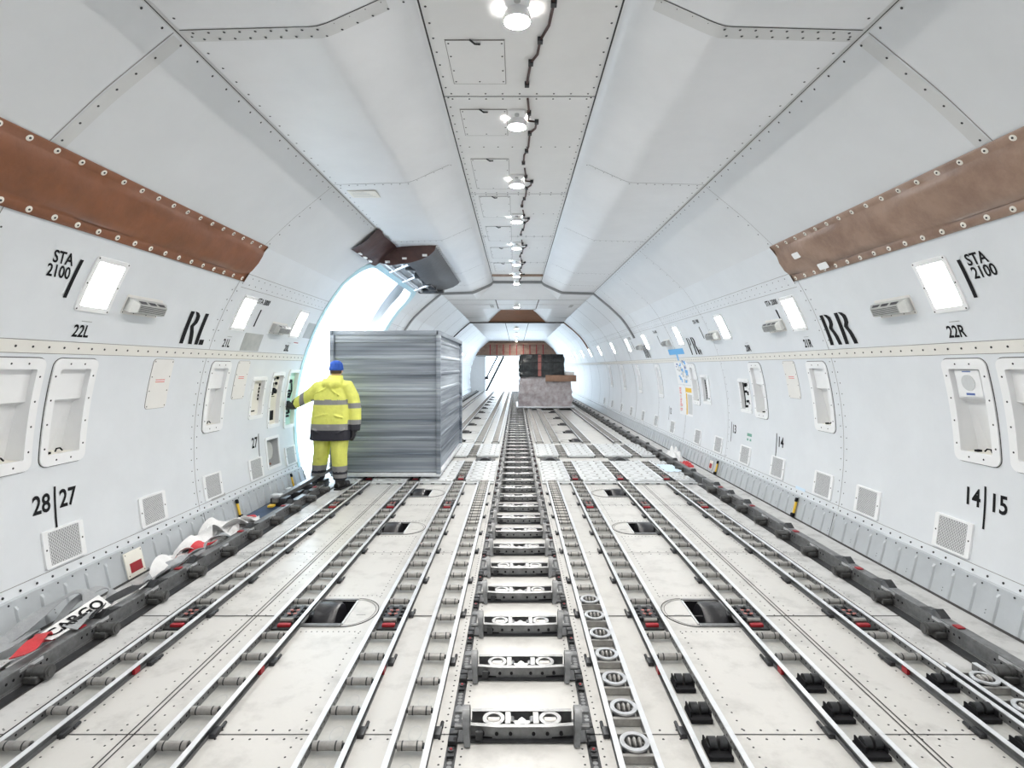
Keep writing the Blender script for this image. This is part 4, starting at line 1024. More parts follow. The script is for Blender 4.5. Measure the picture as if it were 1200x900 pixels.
# ------------------------------------------------------------------ drive wheels in the floor
def drive(sd, y, label):
    t = thing('drive_wheel', label, 'drive wheel', (sd * 1.25, y, 0), 'rubber drive wheels set in the floor, %s row' % SIDE[sd])
    w_ = B(); w_.loft([[(-.124, -.174, 0), (.124, -.174, 0), (.124, .174, 0), (-.124, .174, 0)], [(-.124, -.174, -.16), (.124, -.174, -.16), (.124, .174, -.16), (-.124, .174, -.16)]], caps=False); w_.add([(-.124, -.174, -.16), (.124, -.174, -.16), (.124, .174, -.16), (-.124, .174, -.16)], [(0, 1, 2, 3)]); w_.obj('well', 'black', t)
    ty = B(); rings = []
    for x, r in ((-.075, .12), (-.075, .145), (-.06, .155), (0, .158), (.06, .155), (.075, .145), (.075, .12)):
        rings.append([(x + sd * .01, r * math.cos(2 * PI * i / 36), -.098 + r * math.sin(2 * PI * i / 36)) for i in range(36)])
    ty.loft(rings); ty.obj('tyre', 'rubber', t, smooth=50)
    c = B(); rr = .215; n = 18; arc = [(-sd * (.13 + rr * .85 * math.sin(a)), rr * math.cos(a)) for a in [PI * i / n for i in range(n + 1)]]
    c.loft([[(x, yy, z) for x, yy in arc] for z in (.001, .004)] , closed=False); inn = [(-sd * (.13 + (rr - .006) * .85 * math.sin(a)), (rr - .006) * math.cos(a)) for a in [PI * i / n for i in range(n + 1)]]
    c.loft([[(x, yy, .004) for x, yy in arc], [(x, yy, .004) for x, yy in inn]], closed=False)
    i2 = [(-sd * (.13 + (rr - .022) * .85 * math.sin(a)), (rr - .022) * math.cos(a)) for a in [PI * i / n for i in range(n + 1)]]; i3 = [(-sd * (.13 + (rr - .026) * .85 * math.sin(a)), (rr - .026) * math.cos(a)) for a in [PI * i / n for i in range(n + 1)]]
    c.loft([[(x, yy, .002) for x, yy in i2], [(x, yy, .002) for x, yy in i3]], closed=False); c.obj('cover_outline', 'seam', t, recalc=False)
    B().box(-.13, .13, -.215, -.178, .001, .012, bev=.004).obj('front_bar', 'rail', t); B().box(-.13, .13, .178, .2, .001, .008).obj('rear_bar', 'rail', t)
    e = B(); e.box(-sd * .13 - .006, -sd * .13 + .006, -.175, .175, .001, .006); e.box(sd * .13 - .006, sd * .13 + .006, -.175, .175, .001, .006); e.obj('side_edges', 'lgrey', t)
    m_ = B(); m_.box(-sd * .21 - .03, -sd * .21 + .03, -.04, -.036, .001, .002); m_.obj('scribe_mark', 'grey', t)
    return t
for sd in (1, -1):
    d0 = None
    for i, y in enumerate(PDU_Y):
        lb = 'black rubber drive wheel in a floor cut-out, %s row, %s' % (SIDE[sd], 'nearest to the camera' if i == 0 else ordn(i + 1) + ' from the near end')
        if d0 is None: d0 = drive(sd, y, lb); kids_index()
        else: copy_tree(d0, (sd * 1.25, y, 0), lb)

# ------------------------------------------------------------------ ball panels in the doorway
def ballpanel(x0, x1, y0, y1, label):
    t = thing('ball_panel', label, 'ball panel', ((x0 + x1) / 2, (y0 + y1) / 2, 0), 'ball panels inside the cargo door'); W, L = x1 - x0, y1 - y0
    B().box(-W / 2, W / 2, -L / 2, L / 2, .012, .042, bev=.003).obj('plate', 'lgrey', t)
    B().box(-W / 2 + .02, W / 2 - .02, -L / 2 + .004, L / 2 - .004, .001, .012).obj('support', 'dark', t)
    sl_, bl = B(), B(); r_ = random.Random(int(x0 * 100 + y0)); nx = max(3, int(W / .12)); ny = int(L / .125)
    for i in range(nx):
        for j in range(ny):
            u = -W / 2 + (i + .5) * W / nx + (.02 if j % 2 else -.02); v = -L / 2 + (j + .5) * L / ny
            if (i + j) % 2: sl_.box(u - .042, u + .042, v - .012, v + .012, .0415, .0428)
            else: bl.ring((u, v, .0415), .012, .022, .0015, 12); bl.dome((u, v, .042), (0, 0, 1), .012, .008, k=10)
    sl_.box(-.1, .1, -L / 2 + .03, -L / 2 + .06, .0415, .043)
    for u in (-W / 2 + .03, W / 2 - .03): sl_.box(u - .012, u + .012, -L / 2 + .025, -L / 2 + .045, .0415, .043)
    sl_.obj('slots', 'rail', t); bl.obj('balls', 'roller', t)
for sd in (1, -1):
    for k, (x0, x1) in enumerate(((.335, .725), (.91, 1.365), (1.555, 2.025), (2.215, 2.46))):
        for r_, (y0, y1) in enumerate(((7.74, 9.4), (9.95, 11.45))):
            a, c = sorted((sd * x0, sd * x1)); ballpanel(a, c, y0, y1, 'white slotted ball panel inside the cargo door, %s half, %s from the centre, %s row' % (SIDE[sd], ordn(k + 1), ('first', 'second')[r_]))
tt = None
for sd in (1, -1):
    for x, nm in ((.56, 'inner'), (1.76, 'outer')):
        lb = 'black cross drive wheel in the gap between ball panel rows, %s half, %s' % (SIDE[sd], nm)
        if tt is None:
            tt = thing('cross_drive_wheel', lb, 'drive wheel', (sd * x, 9.67, 0), 'cross drive wheels between the ball panel rows'); b = B(); rings = []
            for yy, r in ((-.10, .11), (-.09, .135), (0, .14), (.09, .135), (.10, .11)): rings.append([(r * math.cos(2 * PI * i / 28), yy, -.075 + r * math.sin(2 * PI * i / 28)) for i in range(28)])
            b.loft(rings); b.obj('tyre', 'rubber', tt); B().box(-.17, .17, -.17, .17, .002, .012, bev=.003).obj('base_frame', 'dark', tt); kids_index()
        else: copy_tree(tt, (sd * x, 9.67, 0), lb)
for sd in (1, -1):
    b = B(); a, c = sorted((sd * .33, sd * 2.55)); 
    t = thing('floor_sill', 'low dark sill beam along the front of the ball panels, %s half' % SIDE[sd], 'sill', (sd * 1.4, 7.70, 0)); B().box(-1.07, 1.07, -.018, .02, .001, .03, bev=.004).obj('beam', 'lgrey', t)
    h = B()
    for i in range(14): h.box(-1.0 + i * .15, -.95 + i * .15, -.0195, -.018, .008, .02)
    h.obj('slots', 'black', t)

# ------------------------------------------------------------------ side guide rails with roller stops
def guide(sd, y0, y1, label, x=2.58, group='side guide rails', latches=(), name='guide_rail'):
    t = thing(name, label, 'guide rail', (sd * x, y0, 0), group); L = y1 - y0
    b = B(); b.box(-.04, .04, 0, L, .001, .014); b.box(-sd * .03 - .006, -sd * .03 + .006, 0, L, .014, .082); b.box(-.034, .034, 0, L, .078, .09, bev=.003)
    b.obj('rail_body', 'rail', t)
    g = B().box(*sorted((-sd * .046, -sd * .105)), 0, L, .0012, .004); g.obj('gap_shadow_strip', 'dark', t)  # dark strip painted where the gap beneath the stops lies in shadow
    if y1 < 9:
        h = B(); yy = .06
        while yy < L:
            if (yy % .478) < .30: h.dome((-sd * .0365, yy, .050), (-sd, 0, 0), .008, .0006)
            yy += .04
        h.obj('bolt_holes', 'black', t)
        wt = B(); yy = .1
        while yy < L - .2: wt.box(-.040 if sd > 0 else .035, -.035 if sd > 0 else .040, yy, yy + .14, .068, .084); yy += .478
        wt.obj('bright_strips', 'bright', t)
    rb_ = B(); rb_.cyl((0, 0, 0), (-sd * .105, 0, 0), .034, n=16); rb_.cyl((-sd * .02, 0, 0), (-sd * .03, 0, 0), .037, n=16); rb_.cyl((-sd * .085, 0, 0), (-sd * .095, 0, 0), .037, n=16); rb_.box(*sorted((0, -sd * .07)), -.05, .045, -.04, -.005, bev=.005); rb_.cyl((-sd * .105, 0, 0), (-sd * .109, 0, 0), .022, n=12)
    me = rb_.mesh('roller_stop', 'stop')
    y = 2.41
    while y < y0 + .05: y += .478
    ks = []
    while y < y1 - .05: ks.append(y - y0); y += .478
    for yy in ks: link('roller_stop', me, t, (-sd * .045, yy, .045))
    lt_ = B(); lt_.loft([[(-.036, y_, .090), (.036, y_, .090), (.034, y_, .090 + hh), (-.02, y_, .090 + hh)] for y_, hh in ((-.06, .003), (-.015, .028), (.0, .034), (.02, .018), (.08, .008), (.11, .003))]); ml = lt_.mesh('latch_paw', 'dark')
    mr = B().box(-.03, .015, -.04, .01, .091, .099, bev=.003).mesh('red_marker', 'red')
    for i, yy in enumerate(ks):
        if i % 2 == 0 or (y0 < 7 and i % 3 == 0):
            o = link('latch_paw', ml, t, (0, yy + .09, 0))
            if i % 2 == 0 and y0 < 7: link('red_marker', mr, o, (0, -.16, 0))
    return t
guide(-1, 1.3, 7.35, 'dark steel guide rail with roller stops along the left floor edge, near section'); guide(1, 1.3, 7.7, 'dark steel guide rail with roller stops along the right floor edge, near section')
guide(1, 7.75, 36, 'long dark guide rail with roller stops, right floor edge beyond the cargo door'); guide(-1, 11.6, 36, 'long dark guide rail with roller stops, left floor edge beyond the cargo door')
t = thing('loading_rail', 'second raised dark rail with brackets at the left cargo door sill behind the worker', 'rail', (-2.80, 6.42, 0))
b = B(); b.loft([[(-.03 + dx, y, z), (.03 + dx, y, z), (.03 + dx, y, z + .05), (-.03 + dx, y, z + .05)] for y, dx, z in ((0, 0, .06), (1.42, .17, .17))]); b.obj('rail_body', 'rail', t)
me = B().box(-.10, .08, -.09, .09, .0, .10, bev=.01).mesh('bracket', 'dark')
for y in (.12, .45, .8, 1.15): link('bracket', me, t, (.02 + y * .1, y, .002))
me = B().box(-.06, .05, -.06, .05, .0, .03, bev=.008).mesh('cap_plate', 'lgrey')
for y in (.12, .45, .8, 1.15): link('cap_plate', me, t, (-.03 + y * .1, y, .105))
B().box(-.04, .02, -.10, -.02, .03, .05).obj('yellow_tip', 'yellow', t)
B().cyl((.1, .6, .06), (.2, .3, .04), .012).obj('link_rod', 'bright', t); B().cyl((.15, 1.0, .08), (.22, .75, .04), .012).obj('link_rod', 'bright', t)
# ------------------------------------------------------------------ loose straps, left side
def ribbon(pts, w, name, label, m, seed=0, tw=.5, group='loose cargo straps by the left guide rail', n=None, stripe=None):
    """A webbing strap: smooth path through pts, flat cross-section that twists along the way."""
    dy = {1: .5, 2: .5, 3: .52, 4: .55, 5: .12}.get(seed, 0)
    P = [Vector((x, y + dy, z)) for x, y, z in pts]; o = Vector((P[0].x, P[0].y, 0)); rr = random.Random(seed); ph = rr.uniform(0, 6)
    Q = []
    for i in range(len(P) - 1):
        p0, p1, p2, p3 = P[max(i - 1, 0)], P[i], P[i + 1], P[min(i + 2, len(P) - 1)]
        for k in range(8):
            u = k / 8; Q.append(.5 * ((2 * p1) + (p2 - p0) * u + (2 * p0 - 5 * p1 + 4 * p2 - p3) * u * u + (3 * p1 - p0 - 3 * p2 + p3) * u ** 3))
    Q.append(P[-1]); rows = []
    for i, p in enumerate(Q):
        d = (Q[min(i + 1, len(Q) - 1)] - Q[max(i - 1, 0)]).normalized(); s_ = d.cross(Vector((0, 0, 1)));
        if s_.length < .05: s_ = Vector((1, 0, 0))
        s_.normalize(); n_ = s_.cross(d).normalized(); a = tw * math.sin(i * .35 + ph); e = (s_ * math.cos(a) + n_ * math.sin(a)) * w / 2; f_ = (n_ * math.cos(a) - s_ * math.sin(a)) * .0025
        q = [p - e - f_, p + e - f_, p + e + f_, p - e + f_]; zl = min(v.z for v in q)
        if zl < .006: q = [v + Vector((0, 0, .006 - zl)) for v in q]
        rows.append([tuple(v - o) for v in q])
    t = thing(name, label, 'strap', o, group)
    B().loft(rows).obj('webbing', m, t, smooth=60)
    return t, o, Q
t, o, Q = ribbon([(-2.9, 2.35, .03), (-2.86, 2.6, .10), (-2.84, 2.85, .17), (-2.80, 3.02, .20), (-2.74, 3.06, .15), (-2.68, 2.98, .115), (-2.62, 2.85, .125), (-2.60, 2.72, .115)], .085, 'cargo_strap', 'grey strap with black printed letters looped up beside the left guide rail, nearest', 'strap_g', 1, .3)
def tail(a, c, up=0):                                          # the printed strap tail: a along it, c across it
    l = lambda p, q: p + (q - p) * a
    xl, xr, zl, zr = l(-2.70, -2.655), l(-2.60, -2.575), l(.118, .185), l(.105, .122)
    return (xr + (xl - xr) * c - o.x, l(3.10, 3.52) - o.y, zr + (zl - zr) * c + up)
B().loft([[tail(a, c) for c in (0, .5, 1)] for a in (0, .25, .5, .75, 1)], closed=False).obj('print_tail', 'strap_w', t, recalc=False)
vs, fs = text2d('CARGO', 1, xs=1, bold=.03); wd = max(u for u, v in vs)
B().add([tail(.06 + .88 * u / wd, .18 + .88 * v, .004) for u, v in vs], fs).obj('black_lettering', 'black', t, recalc=False, smooth=0)
ribbon([(-2.87, 2.1, .02), (-2.85, 2.35, .08), (-2.84, 2.6, .10), (-2.82, 2.75, .08), (-2.77, 2.7, .03), (-2.72, 2.5, .02)], .10, 'cargo_strap', 'wide pale grey strap lying against the left kick panel at the picture edge', 'strap_g', 2, .4)
ribbon([(-2.60, 2.36, .125), (-2.61, 2.44, .13), (-2.63, 2.53, .145), (-2.66, 2.6, .13), (-2.69, 2.66, .06)], .075, 'cargo_strap', 'bright red strap end folded over the left guide rail, nearest', 'strap_r', 3, .25)
ribbon([(-2.60, 2.0, .115), (-2.66, 2.2, .115), (-2.74, 2.36, .05), (-2.8, 2.5, .02)], .07, 'cargo_strap', 'white strap end lying below the red strap at the left picture edge', 'strap_w', 4, .3)
ribbon([(-2.78, 2.95, .02), (-2.76, 3.15, .06), (-2.80, 3.38, .14), (-2.76, 3.55, .17), (-2.70, 3.58, .12), (-2.68, 3.45, .05), (-2.7, 3.2, .02)], .06, 'cargo_strap', 'looped grey and white strap standing up behind the printed strap', 'strap_g', 5, .3)
ribbon([(-2.70, 2.95, .02), (-2.68, 3.2, .05), (-2.70, 3.5, .07), (-2.66, 3.7, .02), (-2.68, 3.9, .01)], .05, 'cargo_strap', 'thin white strap lying along the left guide rail before the warning placard', 'strap_w', 6, .5)
ribbon([(-2.72, 3.0, .01), (-2.74, 3.3, .02), (-2.69, 3.6, .03), (-2.72, 3.8, .012)], .045, 'cargo_strap', 'flat white strap on the floor beside the standing grey loop', 'strap_w', 16, .3)
for i, (pp, w, m, lb) in enumerate([
    ([(-2.74, 4.0, .02), (-2.70, 4.15, .06), (-2.76, 4.35, .11), (-2.70, 4.5, .05), (-2.78, 4.6, .02)], .13, 'strap_w', 'crumpled white strap on the floor in front of the left warning placard'),
    ([(-2.68, 3.95, .015), (-2.74, 4.2, .05), (-2.68, 4.45, .09), (-2.70, 4.62, .02)], .09, 'strap_g', 'grey crumpled strap beside the guide rail near the placard'),
    ([(-2.82, 4.35, .02), (-2.80, 4.6, .10), (-2.75, 4.8, .13), (-2.80, 5.0, .16), (-2.74, 5.2, .10), (-2.80, 5.35, .03)], .16, 'strap_w', 'large white folded strap heap along the left kick panel'),
    ([(-2.72, 4.42, .05), (-2.70, 4.6, .10), (-2.71, 4.75, .115), (-2.68, 4.9, .08)], .08, 'strap_r', 'red strap lying across the white strap heap on the left'),
    ([(-2.66, 4.6, .03), (-2.70, 4.8, .11), (-2.64, 5.0, .12), (-2.68, 5.2, .04)], .07, 'strap_g', 'grey strap with dark buckle side beside the red strap'),
    ([(-2.86, 5.0, .03), (-2.80, 5.15, .18), (-2.74, 5.3, .14), (-2.70, 5.55, .08), (-2.74, 5.75, .03)], .15, 'strap_w', 'white strap peak standing up before the blue floor mat'),
    ([(-2.70, 5.2, .03), (-2.76, 5.45, .12), (-2.68, 5.65, .08), (-2.66, 5.85, .02)], .12, 'strap_w', 'white strap with folded end beside the guide rail at the blue mat'),
    ([(-2.62, 3.25, .115), (-2.60, 3.45, .13), (-2.66, 3.6, .11), (-2.60, 3.8, .13), (-2.64, 3.95, .10)], .05, 'dark', 'thin black strap lying along the top of the left guide rail'),
    ([(-2.66, 4.05, .09), (-2.62, 4.25, .13), (-2.66, 4.45, .12), (-2.60, 4.6, .13)], .05, 'strap_g', 'short grey strap across the left guide rail opposite the warning placard'),
    ([(-2.90, 4.75, .03), (-2.84, 4.95, .10), (-2.88, 5.15, .14), (-2.82, 5.3, .08), (-2.88, 5.5, .03)], .10, 'strap_w', 'white strap fold pressed against the left kick panel'),
    ([(-2.84, 5.35, .04), (-2.78, 5.5, .1), (-2.72, 5.62, .12), (-2.68, 5.7, .10)], .03, 'strap_r', 'short red strip on the white straps at the blue mat'),
    ([(-2.86, 4.55, .02), (-2.84, 4.7, .05), (-2.78, 4.78, .12), (-2.82, 4.9, .09)], .05, 'dark', 'dark strap buckle web lying on the white heap'),
    ]):
    ribbon(pp, w, 'cargo_strap', lb, m, 20 + i, .7)
def crumple(name, label, cat, loc, size, m, seed):
    rr = random.Random(seed); b = B(); n = 14; rows = []
    for i in range(n + 1):
        row = []
        for j in range(n + 1):
            u, v = i / n * 2 - 1, j / n * 2 - 1; e = max(0, 1 - max(abs(u), abs(v)) ** 3)
            z = .004 + size[2] * e * (.35 + .65 * abs(math.sin(u * 4.1 + seed) * math.cos(v * 3.7 + seed * 2))) + rr.uniform(0, .012) * e
            row.append((u * size[0] * (1 + rr.uniform(-.12, .12)), v * size[1] * (1 + rr.uniform(-.08, .08)), z))
        rows.append(row)
    b.loft(rows, closed=False); o = b.obj(name, m, None, loc, recalc=False, smooth=25); tag(o, label, cat); return o
crumple('plastic_sheet', 'crumpled white plastic sheet between left guide rail and kick panel, middle of the strap heap', 'sheet', (-2.79, 4.72, .0), (.11, .34, .10), 'strap_w', 1)
crumple('plastic_sheet', 'crumpled white plastic sheet at the edge of the blue floor mat', 'sheet', (-2.79, 5.42, .0), (.12, .34, .13), 'strap_w', 2)
crumple('plastic_bag', 'crumpled white plastic bag on the right floor edge beside the ball panels', 'bag', (2.77, 9.9, .0), (.10, .28, .22), 'strap_w', 3)
crumple('red_white_cloth', 'small red and white cloth on the right floor edge near the plastic bag', 'cloth', (2.76, 9.15, .0), (.09, .16, .08), 'strap_r', 5)
crumple('blue_outline_sheet', 'flat sheet with pale blue tint on the right ball panel', 'sheet', (2.35, 8.7, .044), (.12, .3, .004), 'pale', 6)

# ------------------------------------------------------------------ freight container in the doorway
X0, X1, Y0, Y1, Z0, Z1 = -2.62, -1.12, 7.88, 10.98, .075, 2.13
t = thing('freight_container', 'large silver-grey streaked freight container rolling in through the open cargo door', 'container', ((X0 + X1) / 2, (Y0 + Y1) / 2, Z0))
hx, hy, H = (X1 - X0) / 2, (Y1 - Y0) / 2, Z1 - Z0
b = B()                                                      # horizontally ribbed skin
prof = []; z = .1
while z < H - .06: prof += [(z, 0), (z + .17, 0), (z + .185, .012), (z + .215, .012), (z + .23, 0)]; z += .23
prof = [(.06, 0)] + [p for p in prof if p[0] < H - .05] + [(H - .05, 0)]
b.loft([[(-hx + .02 - d, -hy + .02 - d, zz), (hx - .02 + d, -hy + .02 - d, zz), (hx - .02 + d, hy - .02 + d, zz), (-hx + .02 - d, hy - .02 + d, zz)] for zz, d in prof]); b.obj('wall_skin', 'streak', t, smooth=20)
e = B()
for sx in (-1, 1):
    for sy in (-1, 1): e.box(sx * hx - .03, sx * hx + .03, sy * hy - .03, sy * hy + .03, .04, H, bev=.006)
for sy in (-1, 1):
    for z in (H - .03,): e.box(-hx, hx, sy * hy - .03, sy * hy + .03, z - .035, z + .03, bev=.006)
for sx in (-1, 1): e.box(sx * hx - .03, sx * hx + .03, -hy, hy, H - .065, H, bev=.006)
e.obj('edge_frame', 'streak', t)
B().box(-hx - .02, hx + .02, -hy - .02, hy + .02, 0, .05, bev=.006).obj('base', 'alu', t); B().box(-hx, hx, -hy, hy, H - .02, H + .005).obj('roof', 'streak', t)

# ------------------------------------------------------------------ netted cargo pallet, far right
PX, PY = 1.07, 20.9; t = thing('cargo_pallet', 'film-wrapped cargo pallet topped with a dark stack, far down the hold', 'cargo', (PX, PY, .075))
B().box(-1.1, 1.12, 0, 3.0, 0, .06, bev=.01).obj('pallet_base', 'alu', t)
def lump(x0, x1, y0, y1, z0, z1, seed, amp, nx=16, nz=10):
    rr = random.Random(seed); b = B(); rows = []
    per = [(x0 + (x1 - x0) * i / nx, y0) for i in range(nx)] + [(x1, y0 + (y1 - y0) * i / 8) for i in range(8)] + [(x1 - (x1 - x0) * i / nx, y1) for i in range(nx)] + [(x0, y1 - (y1 - y0) * i / 8) for i in range(8)]
    cx, cy = (x0 + x1) / 2, (y0 + y1) / 2
    for k in range(nz + 1):
        z = z0 + (z1 - z0) * k / nz; g = 1 - (.06 * (k / nz) ** 3)
        rows.append([(cx + (x - cx) * g + rr.uniform(-amp, amp), cy + (y - cy) * g + rr.uniform(-amp, amp), z + rr.uniform(-amp, amp) * .4) for x, y in per])
    return b.loft(rows)
lump(-1.0, 1.0, .08, 2.9, .06, 1.18, 1, .035).obj('wrapped_goods', 'film', t, smooth=45)
lump(-1.0, .72, .05, 2.9, 1.18, 2.02, 2, .03).obj('dark_stack', 'wrapdark', t, smooth=45)
B().box(.0, 1.15, -.03, .10, 1.0, 1.24, bev=.01).obj('plywood_board', 'wood', t); B().box(.72, 1.08, .1, 2.8, 1.18, 1.36, bev=.02).obj('white_carton', 'white', t)
b = B()
for i in range(5):
    x = -.85 + i * .37; b.tube([(x, .0, 1.2), (x + .02, -.01, 1.6), (x, .0, 2.02)], .008, 6)
for z in (1.4, 1.7, 1.9): b.tube([(-1.0, .0, z), (0, -.02, z + .03), (.72, .0, z)], .008, 6)
b.obj('net', 'dark', t); B().box(-.28, -.16, .0, .05, 1.2, 2.0).obj('red_net_strap', 'pink', t)

# ------------------------------------------------------------------ person
def fused(parts, voxel, smooth_it, name, mats, parent, matfn=None, grow=0):
    b = B()
    for p in parts: b._mg(p, None)
    me = b.mesh(name + '_src', 'skin', smooth=None); o = bpy.data.objects.new('src', me); C.objects.link(o)
    r = o.modifiers.new('r', 'REMESH'); r.mode = 'VOXEL'; r.voxel_size = voxel
    s_ = o.modifiers.new('s', 'SMOOTH'); s_.factor = .5; s_.iterations = smooth_it
    out = bpy.data.meshes.new_from_object(o.evaluated_get(bpy.context.evaluated_depsgraph_get())); bpy.data.objects.remove(o)
    if grow:
        ns = [v.normal.copy() for v in out.vertices]
        for v, n_ in zip(out.vertices, ns): v.co += n_ * grow
    out.name = name; out.materials.clear()
    for x in mats: out.materials.append(M[x])
    for p in out.polygons:
        p.use_smooth = True
        p.material_index = matfn(p.center) if matfn else 0
    return link(name, out, parent)
def erings(spec, n=24, p=2.3):
    rows = []
    for cx, cy, z, rx_, ry_ in spec:
        rows.append([(cx + rx_ * math.copysign(abs(math.cos(a)) ** (2 / p), math.cos(a)), cy + ry_ * math.copysign(abs(math.sin(a)) ** (2 / p), math.sin(a)), z) for a in [2 * PI * i / n for i in range(n)]])
    return B().loft(rows)
T = lambda pts, rs, n=14: B().tube(pts, 0, n, rs=rs)
person = thing('person', 'person in yellow hi-vis jacket and blue beanie, from behind, hand on wall panel', 'person', (-2.47, 7.42, 0))
# joints in the person's own frame (x right, y away from camera)
hipR, hipL = (.09, .0, .84), (-.11, .03, .84); kneeR, kneeL = (.10, -.02, .47), (-.15, .03, .48); ankR, ankL = (.10, .02, .09), (-.23, .14, .09)
shR, shL = (.195, 0, 1.36), (-.185, .02, 1.335)
elR, haR = (.300, .0, 1.06), (.30, -.03, .80); elL, haL = (-.385, .04, 1.20), (-.545, .02, 1.10)
def legsb(): return [T([hipR, kneeR, ankR], [.085, .06, .042]), T([hipL, kneeL, ankL], [.085, .06, .042])]
def finger(base, pts, r): return T([base] + pts, [r] * (len(pts) + 1), 8)
def hand(wr, dirv, side, up):
    """Palm, four unequal bent fingers, thumb from the side of the palm."""
    wr, d = Vector(wr), Vector(dirv).normalized(); u = Vector(up).normalized(); n_ = d.cross(u).normalized(); out = []
    pe = wr + d * .085
    for k in range(3):
        q = u * (k - 1) * .024; out.append(T([tuple(wr + q * .7), tuple(wr + d * .045 + q), tuple(pe + q)], [.019, .020, .017], 8))
    for k, ln in enumerate((.062, .072, .068, .052)):
        q = u * (1.5 - k) * .0215; b0 = pe + q; m1 = b0 + d * ln * .5 + n_ * side * .008; m2 = b0 + d * ln * .85 + n_ * side * .026; out.append(T([tuple(b0 - d * .01), tuple(m1), tuple(m2), tuple(m2 + n_ * side * .018)], [.0115, .011, .010, .008], 8))
    tb = wr + d * .03 + u * .03; out.append(T([tuple(wr + d * .02 + u * .015), tuple(tb + u * .015 + n_ * side * .01), tuple(tb + d * .035 + u * .028 + n_ * side * .02)], [.016, .013, .010], 8))
    return out
hc = (.045, .035, 1.585)
headp = [B().ell(hc, (.076, .095, .112), 24, 16), B().ell((hc[0], hc[1] + .03, hc[2] - .055), (.058, .068, .06)), B().ell((hc[0] - .01, hc[1] + .10, hc[2] - .02), (.014, .02, .022), 10, 8), B().ell((hc[0], hc[1] + .085, hc[2] - .062), (.026, .014, .009), 10, 6)]
for sx in (-1, 1): headp += [B().ell((hc[0] + sx * .079, hc[1] - .005, hc[2] - .015), (.010, .020, .032), 10, 8), B().ell((hc[0] + sx * .032, hc[1] + .082, hc[2] + .008), (.013, .010, .008), 8, 6)]
torso = erings([(0, .0, .80, .15, .10), (0, .0, .95, .145, .10), (0, 0, 1.15, .165, .11), (0, .0, 1.32, .19, .115), (0, .01, 1.42, .14, .09), (.03, .02, 1.46, .06, .06), (.04, .03, 1.55, .052, .056)])
arms = [T([(.15, 0, 1.36), shR, elR, haR], [.06, .055, .043, .03]), T([(-.15, .01, 1.36), shL, elL, haL], [.06, .055, .043, .03])]
body = fused(headp + [torso] + arms + legsb() + hand(haR, (.0, -.05, -1), -1, (0, 1, 0)) + hand(haL, (-1, .12, -.10), 1, (0, .2, 1)), .007, 5, 'body', ['skin'], person)
# clothing, each one a child of the person
hatm = fused([erings([(hc[0], hc[1], hc[2] + .002, .087, .106), (hc[0], hc[1], hc[2] + .045, .088, .106), (hc[0], hc[1] - .003, hc[2] + .085, .078, .094), (hc[0], hc[1] - .005, hc[2] + .112, .05, .062), (hc[0], hc[1] - .005, hc[2] + .122, .018, .02)], 24, 2), erings([(hc[0], hc[1], hc[2] - .012, .092, .111), (hc[0], hc[1], hc[2] + .022, .092, .111)], 24, 2)], .008, 4, 'beanie', ['hat'], person)
fused([erings([(hc[0], hc[1] - .02, hc[2] - .055, .070, .078), (hc[0], hc[1] - .008, hc[2] - .0, .084, .10)], 20, 2)], .008, 3, 'hair', ['hair'], person)
import_j = [erings([(-.005, -.005, .655, .285, .175), (-.005, -.005, .72, .28, .175), (-.005, -.01, .90, .265, .172), (0, -.01, 1.08, .245, .165), (0, -.01, 1.22, .225, .158), (.0, -.005, 1.32, .205, .142), (.01, .005, 1.40, .160, .118), (.02, .01, 1.45, .115, .10), (.03, .02, 1.485, .09, .088)]),
            T([(.10, 0, 1.36), shR, (.262, 0, 1.22), elR, (.312, -.02, .90), (.305, -.03, .78)], [.09, .098, .098, .088, .080, .074]),
            T([(-.09, .01, 1.36), shL, (-.29, .03, 1.245), elL, (-.46, .03, 1.15), (-.515, .025, 1.115)], [.09, .098, .090, .080, .070, .058]),
            B().ell((.03, -.10, 1.40), (.135, .075, .075), 20, 10), erings([(.035, .0, 1.42, .12, .11), (.04, .01, 1.475, .10, .10), (.042, .02, 1.51, .092, .098)], 20, 2),
            T([(-.085, -.05, 1.45), (-.04, -.12, 1.40), (.03, -.155, 1.375), (.10, -.12, 1.40), (.14, -.05, 1.45)], [.03, .032, .034, .032, .03])]
# soft folds: shallow ridges pressed into the cloth
for k, (x, z, l, a) in enumerate(((-.12, 1.30, .10, .5), (.1, 1.28, .09, -.6), (-.05, 1.0, .14, .25), (.12, .98, .10, -.3), (0, .84, .16, .1), (-.15, .78, .10, -.5), (.13, .76, .1, .5))):
    import_j.append(T([(x - l * math.cos(a), -.152, z - l * math.sin(a)), (x, -.172 - (.008 if z < 1.1 else 0), z), (x + l * math.cos(a), -.15, z + l * math.sin(a))], [.006, .012, .006], 8))
def jm(c):
    x, z = c.x, c.z
    if x > .236 and z < 1.22:                                   # right sleeve
        if 1.075 < z < 1.145 or .865 < z < .925: return 2
        return 1 if z <= .865 else 0
    if x < -.275 and z > 1.0:                                   # left sleeve
        if -.425 < x < -.365: return 2
        if x < -.50: return 1
        return 0
    if z < .795: return 1
    if z < .875 : return 2
    if 1.125 < z + .0 < 1.19: return 2
    return 0
fused(import_j, .010, 5, 'jacket', ['hivis', 'navycloth', 'reflect'], person, jm)
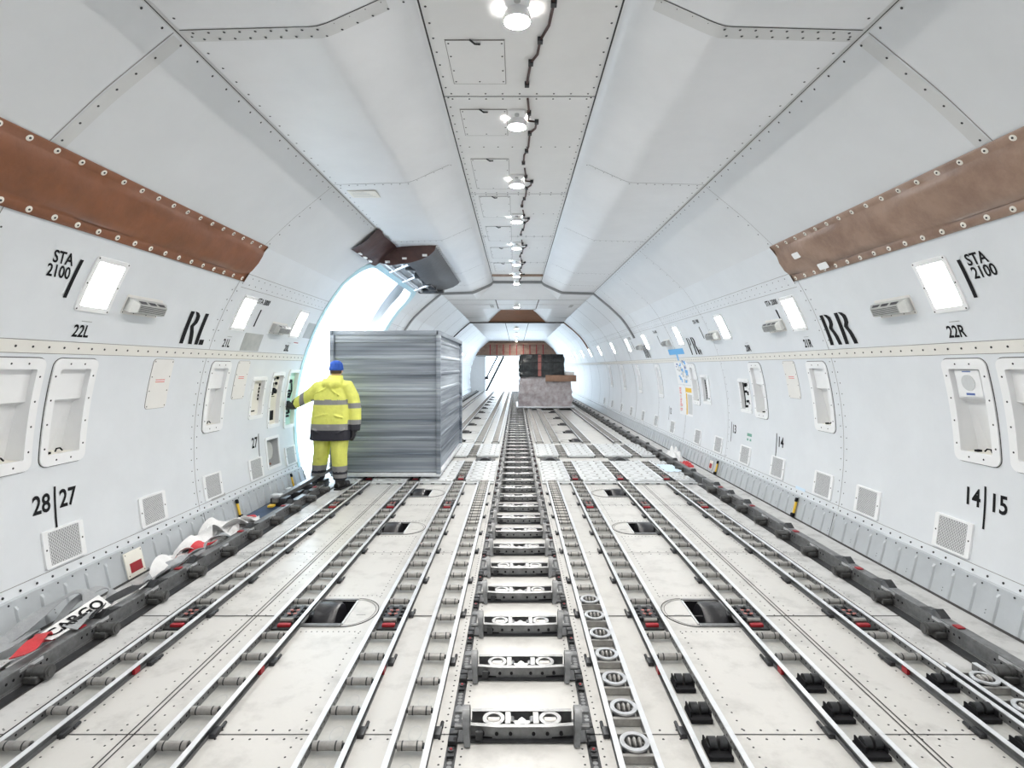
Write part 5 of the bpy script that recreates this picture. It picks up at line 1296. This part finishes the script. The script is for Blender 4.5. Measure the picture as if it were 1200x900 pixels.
pants = [T([(.085, 0, .90), hipR, (.105, -.01, .66), kneeR, (.105, .0, .28), (.10, .015, .13)], [.12, .13, .118, .105, .098, .092]), T([(-.10, .01, .90), (hipL[0], hipL[1], .82), (-.14, .02, .66), kneeL, (-.20, .085, .28), (-.235, .13, .13)], [.12, .13, .118, .105, .098, .092])]
for k, (x, y, z) in enumerate(((.10, -.10, .42), (.11, -.105, .36), (.095, -.10, .30), (.10, -.105, .52), (-.16, -.06, .42), (-.18, -.04, .36), (-.19, -.02, .30), (-.15, -.075, .53))):
    pants.append(T([(x - .07, y + .03, z + .02), (x, y, z), (x + .07, y + .03, z + .015 * (-1) ** k)], [.008, .013, .008], 8))
def pm(c):
    if c.z < .20 and c.z > .145: return 1
    if .235 < c.z < .31: return 1
    if c.z <= .145: return 2
    return 0
def pm2(c):
    z = c.z
    if .24 < z < .315: return 1
    if .155 < z < .205: return 1
    if z <= .24: return 2
    return 0
fused(pants, .010, 4, 'trousers', ['hivis', 'reflect', 'navycloth'], person, pm2)
for nm, (ax, ay, az), dx in (('boot', ankR, .05), ('boot', ankL, -.03)):
    fused([T([(ax, ay, .17), (ax, ay - .005, .09), (ax + dx * .2, ay + .0, .05)], [.068, .066, .06]), T([(ax - dx * .6, ay - .075, .045), (ax + dx * .6, ay + .06, .047), (ax + dx, ay + .19, .038)], [.044, .05, .036])], .009, 3, 'boot', ['boot'], person, None)
    s_ = B(); s_.loft([[(ax + x, ay + y, z) for x, y in ((-.048 , -.115), (.048, -.115), (.052 + dx, .22), (-.045 + dx, .22))] for z in (0.002, .02)]); s_.obj('sole', 'rubber', person)
gl = hand(haL, (-1, .12, -.10), 1, (0, .2, 1)) + [T([tuple(Vector(haL) + Vector((.05, -.006, .01))), haL, tuple(Vector(haL) + Vector((-.05, .006, -.005)))], [.047, .043, .036])]
fat = [B().add([tuple(v) for v in p.v], p.f) for p in gl]
fused(fat, .007, 2, 'glove', ['boot'], person, grow=.006)
gr = hand(haR, (.0, -.05, -1), -1, (0, 1, 0)) + [T([(.30, -.03, .85), haR, (.30, -.035, .76)], [.048, .043, .036])]
fused(gr, .007, 2, 'glove', ['boot'], person, grow=.006)
#PART5
